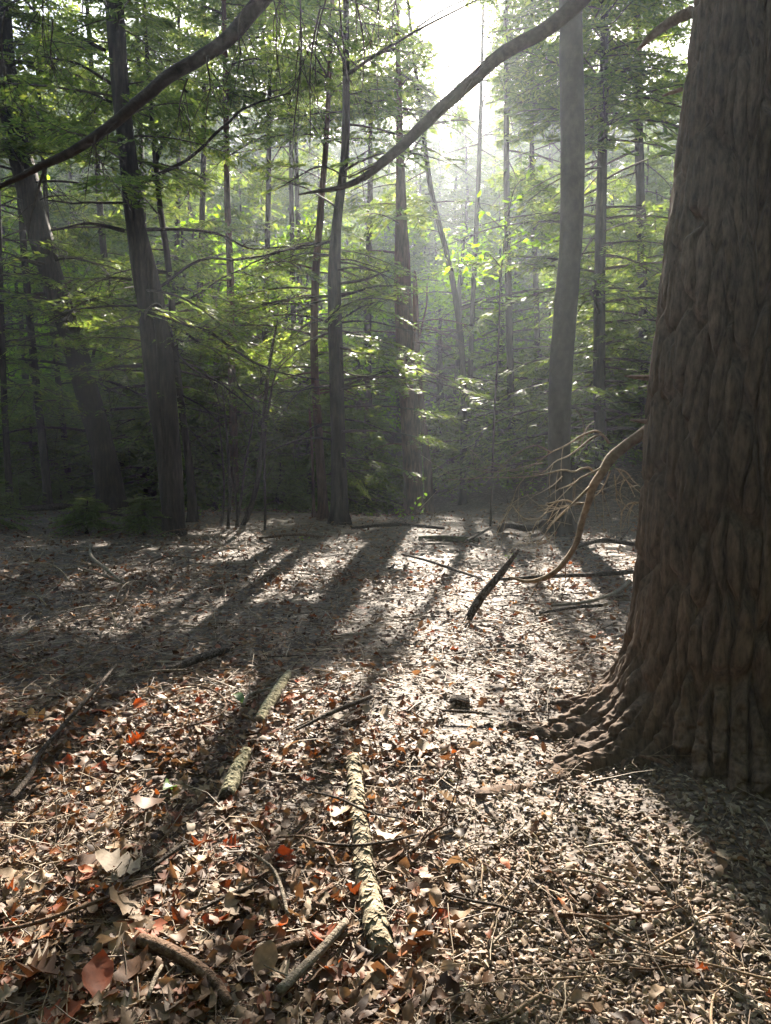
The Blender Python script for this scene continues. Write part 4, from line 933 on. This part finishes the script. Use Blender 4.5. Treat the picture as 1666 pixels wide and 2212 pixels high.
# gravel at the lower right
ico_t = (1 + 5 ** .5) / 2
IV = np.array([(-1, ico_t, 0), (1, ico_t, 0), (-1, -ico_t, 0), (1, -ico_t, 0), (0, -1, ico_t), (0, 1, ico_t), (0, -1, -ico_t), (0, 1, -ico_t), (ico_t, 0, -1), (ico_t, 0, 1), (-ico_t, 0, -1), (-ico_t, 0, 1)]); IV /= np.linalg.norm(IV[0])
IT = np.array([(0, 11, 5), (0, 5, 1), (0, 1, 7), (0, 7, 10), (0, 10, 11), (1, 5, 9), (5, 11, 4), (11, 10, 2), (10, 7, 6), (7, 1, 8), (3, 9, 4), (3, 4, 2), (3, 2, 6), (3, 6, 8), (3, 8, 9), (4, 9, 5), (2, 4, 11), (6, 2, 10), (8, 6, 7), (9, 8, 1)])
def pebbles(n, x, y, size, r):
    sc = np.stack([r.uniform(.8, 1.3, n), r.uniform(.6, 1.0, n), r.uniform(.35, .75, n)], 1) * size[:, None]
    V = IV[None] * (1 + r.normal(0, .10, (n, 12, 1))) * sc[:, None]
    a = r.uniform(0, 6.28, n); c, s = np.cos(a)[:, None], np.sin(a)[:, None]; ti = r.normal(0, .3, n)[:, None]
    zx = V[..., 2] + V[..., 0] * ti
    V = np.stack([V[..., 0] * c - V[..., 1] * s, V[..., 0] * s + V[..., 1] * c, zx], -1) + np.stack([x, y, terr(x, y) + size * .25 + .004], 1)[:, None]
    return V.reshape(-1, 3), (np.arange(n)[:, None, None] * 12 + IT[None]).reshape(-1, 3)
def gravel_pts(n, near, far):
    x, y = sample_ground(n * 3, lr, near, far, 1.0, .62); k = (lr.random(len(x)) < 1.02 - leafiness(x, y)) & ~in_trunk(x, y); return x[k][:n], y[k][:n]
x, y = gravel_pts(13500, 1.4, 4.6); V, T3 = pebbles(len(x), x, y, .0035 + .0125 * lr.random(len(x)) ** 1.8, lr)
o = link('gravel', mesh('gravel', V, None, T3, [M['pebble']], smooth=True)); tag(o, 'small brown pebbles covering the lower right ground', 'gravel', kind='stuff')
PM = []
for v in range(6):
    r = np.random.default_rng(700 + v); V, T3 = pebbles(1, np.zeros(1), np.zeros(1), np.ones(1), r); V = V - V.mean(0); PM.append(mesh('pebble', V, None, T3, [M['pebble']], smooth=True))
x, y = gravel_pts(240, 1.75, 3.0)
for k in range(len(x)):
    s = lr.uniform(.012, .022); o = link('pebble', PM[k % 6], None, (x[k], y[k], float(terr(x[k], y[k])) + s * .45)); o.scale = (s,) * 3; o.rotation_euler = (0, 0, lr.uniform(0, 6.28)); tag(o, 'rounded brown pebble among the lower right gravel', 'pebble', 'pebbles of the lower right gravel')
def stone(px, sx, sy, sz, label, seed, rz=0, tilt=0, mat='stone'):
    g = G(*px); r = np.random.default_rng(seed)
    n, m = 10, 16; ph, th = np.meshgrid(np.linspace(0, PI, n), np.linspace(0, 2 * PI, m, endpoint=False), indexing='ij')
    c = lambda v: np.sign(v) * np.abs(v) ** .6
    Vv = np.stack([c(np.sin(ph)) * c(np.cos(th)) * sx, c(np.sin(ph)) * c(np.sin(th)) * sy, c(np.cos(ph)) * sz], -1)
    Vv = Vv * (1 + .35 * (fbm(Vv[..., 0] * 9 + seed, Vv[..., 1] * 9, Vv[..., 2] * 9, s=seed, o=2) - .5))[..., None]
    i, j = np.meshgrid(np.arange(n - 1), np.arange(m), indexing='ij'); k = (j + 1) % m
    o = link('stone', mesh('stone', Vv.reshape(-1, 3), np.stack([i * m + j, (i + 1) * m + j, (i + 1) * m + k, i * m + k], -1).reshape(-1, 4), None, [M[mat]], smooth=False), None, (g[0], g[1], g[2] + sz * .5 + .01))
    o.rotation_euler = (tilt, tilt * .4, rz); return tag(o, label, 'stone')
stone((688, 2032), .055, .035, .014, 'flat greenish stone left of the rotten log end', 1, .6, .5)
stone((10, 1690), .05, .018, .05, 'grey upright slab at the left picture edge', 2, .5, .5, 'grey_stick')
stone((1412, 1938), .024, .017, .011, 'largest pale pebble of the right gravel', 3, .1, .1, 'pebble'); stone((1425, 1966), .022, .016, .012, 'pale brown stone just below the largest pale pebble', 4, .5, .1, 'pebble')
stone((1265, 1962), .022, .017, .014, 'rounded ochre stone left of the two pale pebbles', 5, 1, .2, 'pebble'); stone((990, 2160), .03, .022, .015, 'grey-green stone at the lower middle', 6, 1, .2); stone((640, 2170), .022, .017, .012, 'small grey stone between the crossing sticks', 7, 0, .1, 'pebble'); stone((700, 2190), .02, .016, .011, 'small tan stone right of the grey fork stick', 8, 0, .1, 'pebble'); stone((995, 1525), .06, .04, .03, 'lump of dark earth and stone at the shade edge', 9, 0, .2, 'dark_stick')

# ------------------------------------------------------------------ sticks and logs on the floor
def stick(px, mat, label, name='stick', sides=8, lift=.02, twigs=0, tl=.15, rough=.12, hs=None, seed=1, step=.03, cat='stick', freq=9):
    pts, rad = [], []
    for i, (x, y, w) in enumerate(px):
        g = G(x, y); rr = w / 2 / FPX * math.hypot(g[1], EYE) * .97; g[2] += rr + .028 + (lift if hs is None else hs[i]); pts.append(g); rad.append(rr)
    p, r_ = resample(pts, rad, step); org = p[0].copy(); mb = MB(); mb.add(*tube(p, r_, sides, rough=rough, seed=seed, freq=freq))
    if twigs: side_twigs(mb, p, r_, twigs, np.random.default_rng(seed), tl, -.2)
    o = mb.build(name, M[mat], None, org); o.location = org
    return tag(o, label, cat)
def log(px, mat, label, seed, end_mat='brown_stick', flakes=40, sides=14, cat='log', fl=.03):
    pts, rad = [], []
    for x, y, w in px:
        g = G(x, y); rr = w / 2 / FPX * math.hypot(g[1], EYE) * .97; g[2] += rr * .75 + .03; pts.append(g); rad.append(rr)
    p, r_ = resample(pts, rad, .012); org = p[0].copy(); root = empty('rotten_log' if flakes > 60 else 'mossy_log' if mat == 'moss_log' else 'lichen_stick', org, label, cat)
    mb = MB(); mb.add(*tube(p, r_, sides, rough=.16, seed=seed, freq=6)); mb.build('wood', M[mat], root, org)
    r = np.random.default_rng(seed); mb = MB()
    for k in range(flakes):
        i0 = r.integers(1, len(p) - 1); t = p[i0 + 1] - p[i0]; t /= np.linalg.norm(t); a = r.uniform(0, 2 * PI); u = np.array([-t[1], t[0], 0]); u /= np.linalg.norm(u); w_ = np.cross(t, u)
        nrm = u * math.cos(a) + abs(math.sin(a)) * np.array([0, 0, 1]); nrm /= np.linalg.norm(nrm); sdv = np.cross(t, nrm); l, wd = r.uniform(.4, 1) * fl, r.uniform(.3, .7) * fl
        c = p[i0] + nrm * r_[i0] * 1.04; lift = nrm * r.uniform(.1, .5) * fl * .6
        V = [c - t * l - sdv * wd * .6, c + sdv * wd * -1, c + t * l * r.uniform(.6, 1) + lift, c + sdv * wd + lift * .4, c - t * l * .8 + sdv * wd * .5]
        mb.add(V, None, [(0, 1, 3), (1, 2, 3), (0, 3, 4)])
    o = mb.build('bark_flake', M[mat], root, org, False); o['kind'] = 'stuff'
    e = MB(); d_ = p[-1] - p[-3]; d_ /= np.linalg.norm(d_); e.add(*tube([p[-1] - d_ * .01, p[-1] + d_ * .01, p[-1] + d_ * .02], [r_[-1] * .9, r_[-1] * .8, r_[-1] * .3], 10, rough=.5, seed=seed, freq=40)); e.build('broken_end', M[end_mat], root, org)
    return root
log([(624, 1472, 16), (602, 1508, 24), (578, 1548, 26), (560, 1580, 24)], 'lichen_stick', 'upper lichen-crusted pale stick with ragged top in the middle foreground', 3, flakes=40, fl=.018)
log([(533, 1650, 26), (518, 1682, 30), (497, 1728, 33), (490, 1745, 30)], 'lichen_stick', 'lower lichen-crusted pale stick ending in a dark rotten face', 4, 'dark_stick', 46, fl=.018)
log([(764, 1668, 30), (768, 1720, 33), (772, 1780, 34), (782, 1850, 36), (790, 1930, 40), (806, 2010, 44), (822, 2085, 46), (830, 2110, 34)], 'rotten_log', 'long rotten log with flaking bark pointing towards the viewer', 5, 'brown_stick', 240, 18, fl=.03)
stick([(305, 2088, 26), (360, 2106, 25), (420, 2136, 22), (465, 2178, 20), (497, 2225, 17)], 'brown_stick', 'thick curved brown branch at bottom left', lift=.03, seed=6)
stick([(748, 2050, 14), (700, 2112, 17), (650, 2165, 18), (605, 2220, 19)], 'grey_stick', 'straight grey branch running out at the bottom centre', lift=.05, seed=7, twigs=2)
stick([(528, 2125, 10), (585, 2106, 15), (640, 2092, 16), (700, 2078, 14), (762, 2062, 9)], 'brown_stick', 'reddish-brown branch lying across under the orange curl', lift=.03, seed=8)
a, b = G(1000, 1348), P(1120, 1188, G(1000, 1348)[1] + .12)
mb = MB(); p, r_ = resample([a - [0, 0, .05], a * .72 + b * .28 + [0, 0, .02], a * .35 + b * .65, b], [.036, .037, .034, .016], .03); mb.add(*tube(p, r_, 10, rough=.22, seed=5, freq=8)); side_twigs(mb, p, r_, 3, np.random.default_rng(3), .1, 0)
o = mb.build('leaning_stick', M['dark_stick'], None, a); o.location = a; tag(o, 'dark broken branch standing slanted out of the litter', 'stick')
stick([(1070, 1278, 7), (1180, 1272, 9), (1280, 1268, 10), (1368, 1262, 10)], 'dark_stick', 'long dark pole lying level left of the giant trunk', lift=.08, seed=9)
log([(905, 1172, 12), (960, 1174, 16), (1035, 1178, 14)], 'moss_log', 'low mossy log lying beyond the clearing', 10, flakes=10)
stick([(1079, 1160, 14), (1100, 1150, 16), (1130, 1157, 16), (1182, 1142, 17)], 'dark_stick', 'black crooked branch against the foot of the smooth trunk', lift=.04, seed=11)
stick([(868, 1214, 5), (930, 1232, 6), (985, 1252, 7), (1040, 1270, 5)], 'dark_stick', 'thin dark branch slanting towards the leaning stick', lift=.06, seed=12, twigs=4)
stick([(196, 1200, 6), (202, 1234, 8), (231, 1259, 8), (262, 1285, 5)], 'grey_stick', 'pale forked branch at the left middle', lift=.1, seed=13, twigs=7, tl=.5)
stick([(160, 1240, 4), (220, 1262, 5), (290, 1290, 4)], 'grey_stick', 'pale thin branch below the forked branch at left', lift=.06, seed=14, twigs=6, tl=.4)
stick([(254, 1469, 5), (200, 1539, 8), (130, 1622, 9), (80, 1694, 10), (73, 1718, 11), (26, 1785, 11)], 'dark_stick', 'long curved grey branch at the left foreground', lift=.07, seed=15, twigs=3)
stick([(954, 1556, 5), (1010, 1562, 7), (1064, 1566, 4)], 'dark_stick', 'short dark twig on the sunlit gravel', lift=.02, seed=16)
stick([(1160, 1924, 4), (1210, 1909, 5), (1270, 1920, 5), (1331, 1934, 5), (1391, 1944, 3)], 'grey_stick', 'long pale twig lying across the right gravel', lift=.02, seed=17, twigs=2, tl=.06)
stick([(1180, 1949, 5), (1195, 2004, 6), (1220, 2055, 6), (1245, 2100, 4)], 'brown_stick', 'upright brown twig below the long pale twig', lift=.02, seed=18)
stick([(959, 1972, 4), (1029, 1987, 6), (1080, 2000, 6), (1130, 2017, 4)], 'dark_stick', 'dark arched twig at the gravel edge', lift=.03, seed=19)
stick([(1240, 1853, 3), (1281, 1889, 4), (1310, 1904, 4), (1346, 1911, 3)], 'grey_stick', 'small pale arched twig above the long pale twig', lift=.015, seed=20)
stick([(893, 1882, 7), (920, 1850, 8), (962, 1822, 7)], 'brown_stick', 'forked olive twig right of the rotten log', lift=.04, seed=21, twigs=4, tl=.2)
stick([(0, 2085, 8), (55, 2077, 8), (151, 2040, 8), (246, 2004, 7), (330, 1965, 4)], 'brown_stick', 'long thin branch crossing the lower left', lift=.07, seed=22, twigs=4)
stick([(327, 1929, 7), (365, 1900, 10), (402, 1869, 9)], 'dark_stick', 'short dark stick in the lower left litter', lift=.05, seed=23)
stick([(322, 2211, 7), (340, 2170, 8), (352, 2140, 6)], 'grey_stick', 'short pale stick at the bottom left of the thick branch', lift=.04, seed=24)
stick([(640, 1622, 5), (712, 1587, 10), (760, 1565, 11), (806, 1546, 8)], 'dark_stick', 'straight dark branch right of the upper lichen stick', lift=.07, seed=25, twigs=3)
stick([(526, 1560, 8), (546, 1530, 7), (566, 1524, 6), (590, 1514, 4)], 'grey_stick', 'curved pale twig leaning on the upper lichen stick', lift=.05, seed=26, twigs=3)
stick([(362, 1475, 14), (433, 1450, 19), (493, 1428, 15)], 'dark_stick', 'thick dark branch lying in the shade left of centre', lift=.03, seed=27)
stick([(618, 2126, 8), (622, 2160, 9), (628, 2205, 8)], 'grey_stick', 'bleached upright sliver between the crossing sticks', lift=.02, seed=28, rough=.2)
stick([(1190, 1330, 5), (1250, 1325, 7), (1310, 1310, 8), (1345, 1290, 9), (1360, 1275, 8)], 'grey_stick', 'crooked grey branch close to the left of the giant trunk', lift=.05, seed=29, twigs=3)
stick([(1165, 1345, 6), (1230, 1335, 7), (1300, 1328, 8)], 'dark_stick', 'dark branch in the shade beside the giant trunk', lift=.04, seed=30)
stick([(1010, 1188, 5), (1040, 1172, 6), (1062, 1158, 5)], 'dark_stick', 'short dark stick propped on the mossy log', lift=.1, seed=31)
stick([(250, 1495, 4), (330, 1483, 5), (403, 1480, 5)], 'grey_stick', 'pale ragged twig in front of the shaded branch', lift=.06, seed=32, twigs=2)
stick([(415, 1610, 4), (470, 1590, 5), (432, 1520, 4), (382, 1515, 3)], 'brown_stick', 'hooked thin twig left of the upper lichen stick', lift=.07, seed=33)
stick([(600, 1860, 4), (660, 1860, 6), (700, 1880, 6), (740, 1950, 4)], 'brown_stick', 'bent brown twig left of the rotten log middle', lift=.06, seed=34, twigs=4)
stick([(545, 1900, 5), (590, 1935, 7), (612, 1990, 8), (622, 2040, 6)], 'grey_stick', 'grey bent twig above the orange curl', lift=.06, seed=35, twigs=4)
stick([(680, 1900, 5), (760, 1903, 6), (830, 1898, 6), (905, 1880, 4)], 'dark_stick', 'thin dark twig lying over the rotten log', lift=.1, seed=36, twigs=3)
stick([(660, 1780, 4), (735, 1800, 5), (800, 1835, 5), (870, 1850, 3)], 'dark_stick', 'thin curved twig over the middle of the rotten log', lift=.11, seed=37, twigs=4)
stick([(705, 2010, 12), (680, 2000, 10), (720, 1960, 10)], 'brown_stick', 'stubby brown stick behind the flat greenish stone', lift=.04, seed=38)
stick([(430, 2020, 6), (500, 1985, 9), (560, 1960, 7)], 'dark_stick', 'dark stick left of the grey bent twig', lift=.04, seed=39, twigs=3)
stick([(1380, 1660, 6), (1420, 1668, 9), (1448, 1680, 6)], 'brown_stick', 'short stick in the shade at the foot of giant trunk', lift=.02, seed=40)
for px, m_, lab, sd_ in (([(20, 1118, 14), (120, 1108, 16), (240, 1112, 12)], 'dark_stick', 'dark fallen limb before the leaning giant', 81), ([(420, 1108, 9), (465, 1105, 11), (500, 1108, 9)], 'grey_stick', 'pale log piece beside the foot of the slim stem', 82),
        ([(760, 1150, 6), (850, 1143, 8), (960, 1150, 6)], 'dark_stick', 'dark thin limb lying across the sunny gap', 83), ([(1240, 1195, 8), (1310, 1180, 11), (1380, 1190, 11)], 'dark_stick', 'dark limb lying behind the giant trunk', 84), ([(560, 1172, 5), (640, 1165, 7), (700, 1170, 5)], 'brown_stick', 'thin limb in front of the centre trunks', 85)):
    stick(px, m_, lab, 'fallen_limb', lift=.02, seed=sd_, twigs=7, tl=.5)
for k in range(22):                      # brush lying in the left shade
    y = lr.uniform(5.5, 11.5); x = lr.uniform(-.52, -.12) * y; z = float(terr(x, y)); az = lr.uniform(0, 6.28); L = lr.uniform(.5, 1.5); q = np.linspace(0, 1, 6)
    p = np.stack([np.cos(az + .3 * q) * q * L, np.sin(az + .3 * q) * q * L, .04 + lr.uniform(0, .35) * q * L * .6 + .05 * np.sin(q * 5)], 1); rr = lr.uniform(.005, .012)
    p2, r2 = resample(p, np.linspace(rr, rr * .4, 6), .05); mb = MB(); mb.add(*tube(p2, r2, 6, rough=.2, seed=k, freq=12)); side_twigs(mb, p2, r2, 7, lr, .45, -.3)
    u_ = pix(np.array([[x, y, z]]))[0][0]
    o = mb.build('fallen_branch', M[('grey_stick', 'twig_pale', 'brown_stick')[k % 3]], None); o.location = (x, y, z)
    tag(o, ('grey', 'pale', 'brown')[k % 3] + ' dead branch lying in the left shade ' + ('at the picture edge' if u_ < 200 else 'toward the twin-stemmed hemlock' if u_ < 450 else 'before the bare shrub') + (', far back' if y > 9 else ', nearer' if y < 7 else ', midway'), 'branch', 'dead branches in the left shade')
for k in range(150):                     # loose twigs
    x, y = sample_ground(1, lr, 1.7, 9, .55, .54); L = lr.uniform(.18, .5) * (1 + .08 * y[0])
    if in_trunk(x, y)[0]: continue
    z = float(terr(x[0], y[0])); az = lr.uniform(0, 6.28); n = 6; turn = az + np.cumsum(lr.normal(0, .25, n)); st = np.stack([np.cos(turn), np.sin(turn), lr.normal(.03, .08, n)], 1) * L / n
    p = np.cumsum(st, 0); p -= p[0]; zt = terr(x[0] + p[:, 0], y[0] + p[:, 1]) - z; p[:, 2] = zt + .03 + np.abs(p[:, 2]); rr = lr.uniform(.0025, .006) * (1 + .05 * y[0])
    p2, r2 = resample(p, np.linspace(rr, rr * .4, n), .03); mb = MB(); mb.add(*tube(p2, r2, 6, rough=.15, seed=k, freq=20)); side_twigs(mb, p2, r2, int(lr.integers(1, 5)), lr, .16, -.1)
    o = mb.build('twig', M[('grey_stick', 'brown_stick', 'dead_wood')[k % 3]], None); o.location = (x[0], y[0], z); tag(o, ('pale grey', 'brown', 'tan')[k % 3] + ' dry twig lying loose ' + (spot(x[0], y[0]) if y[0] < 4.5 else 'in the middle of the clearing' if y[0] < 6.5 else 'near the far edge of the clearing'), 'twig', 'loose twigs on the litter')

# tan ruffled fungus at the left
g = G(72, 1562); r = np.random.default_rng(2); mb = MB()
nr, na = 7, 40; R_, A_ = np.meshgrid(np.linspace(.05, 1, nr), np.linspace(0, 2 * PI, na, endpoint=False), indexing='ij')
rad = .075 * R_ * (1 + .22 * np.abs(np.sin(A_ * 3.5)) * R_); V = np.stack([rad * np.cos(A_), rad * np.sin(A_) * .8, .035 + .045 * R_ ** 1.5 * (.6 + .5 * np.sin(A_ * 7)) - .02 * R_], -1).reshape(-1, 3)
i, j = np.meshgrid(np.arange(nr - 1), np.arange(na), indexing='ij'); k = (j + 1) % na
mb.add(V, np.stack([i * na + j, i * na + k, (i + 1) * na + k, (i + 1) * na + j], -1).reshape(-1, 4)); mb.add(*tube([[0, 0, -.02], [0, 0, .04]], [.03, .02], 8))
o = mb.build('fungus', M['fungus'], None); o.location = g; tag(o, 'ruffled tan-orange fungus rosette in the shade at left', 'fungus')

# ------------------------------------------------------------------ haze
hz = MB(); lo, hi = np.array([-135., -75., -6.0]), np.array([135., 165., 52.0])
V = np.array([[(lo, hi)[a][0], (lo, hi)[b][1], (lo, hi)[c][2]] for a in (0, 1) for b in (0, 1) for c in (0, 1)])
hz.add(V, [(0, 1, 3, 2), (4, 6, 7, 5), (0, 4, 5, 1), (2, 3, 7, 6), (0, 2, 6, 4), (1, 5, 7, 3)])
m = bpy.data.materials.new('haze'); m.use_nodes = True; n = m.node_tree; n.nodes.remove(n.nodes['Principled BSDF'])
pv = n.nodes.new('ShaderNodeVolumePrincipled'); pv.inputs['Color'].default_value = (.80, .89, 1, 1); pv.inputs['Density'].default_value = HAZE_DENSITY; pv.inputs['Anisotropy'].default_value = HAZE_G
n.links.new(pv.outputs[0], n.nodes['Material Output'].inputs['Volume'])
o = hz.build('haze', m, None, smooth=False); tag(o, 'pale sunlit air between the trees', 'haze', kind='stuff')
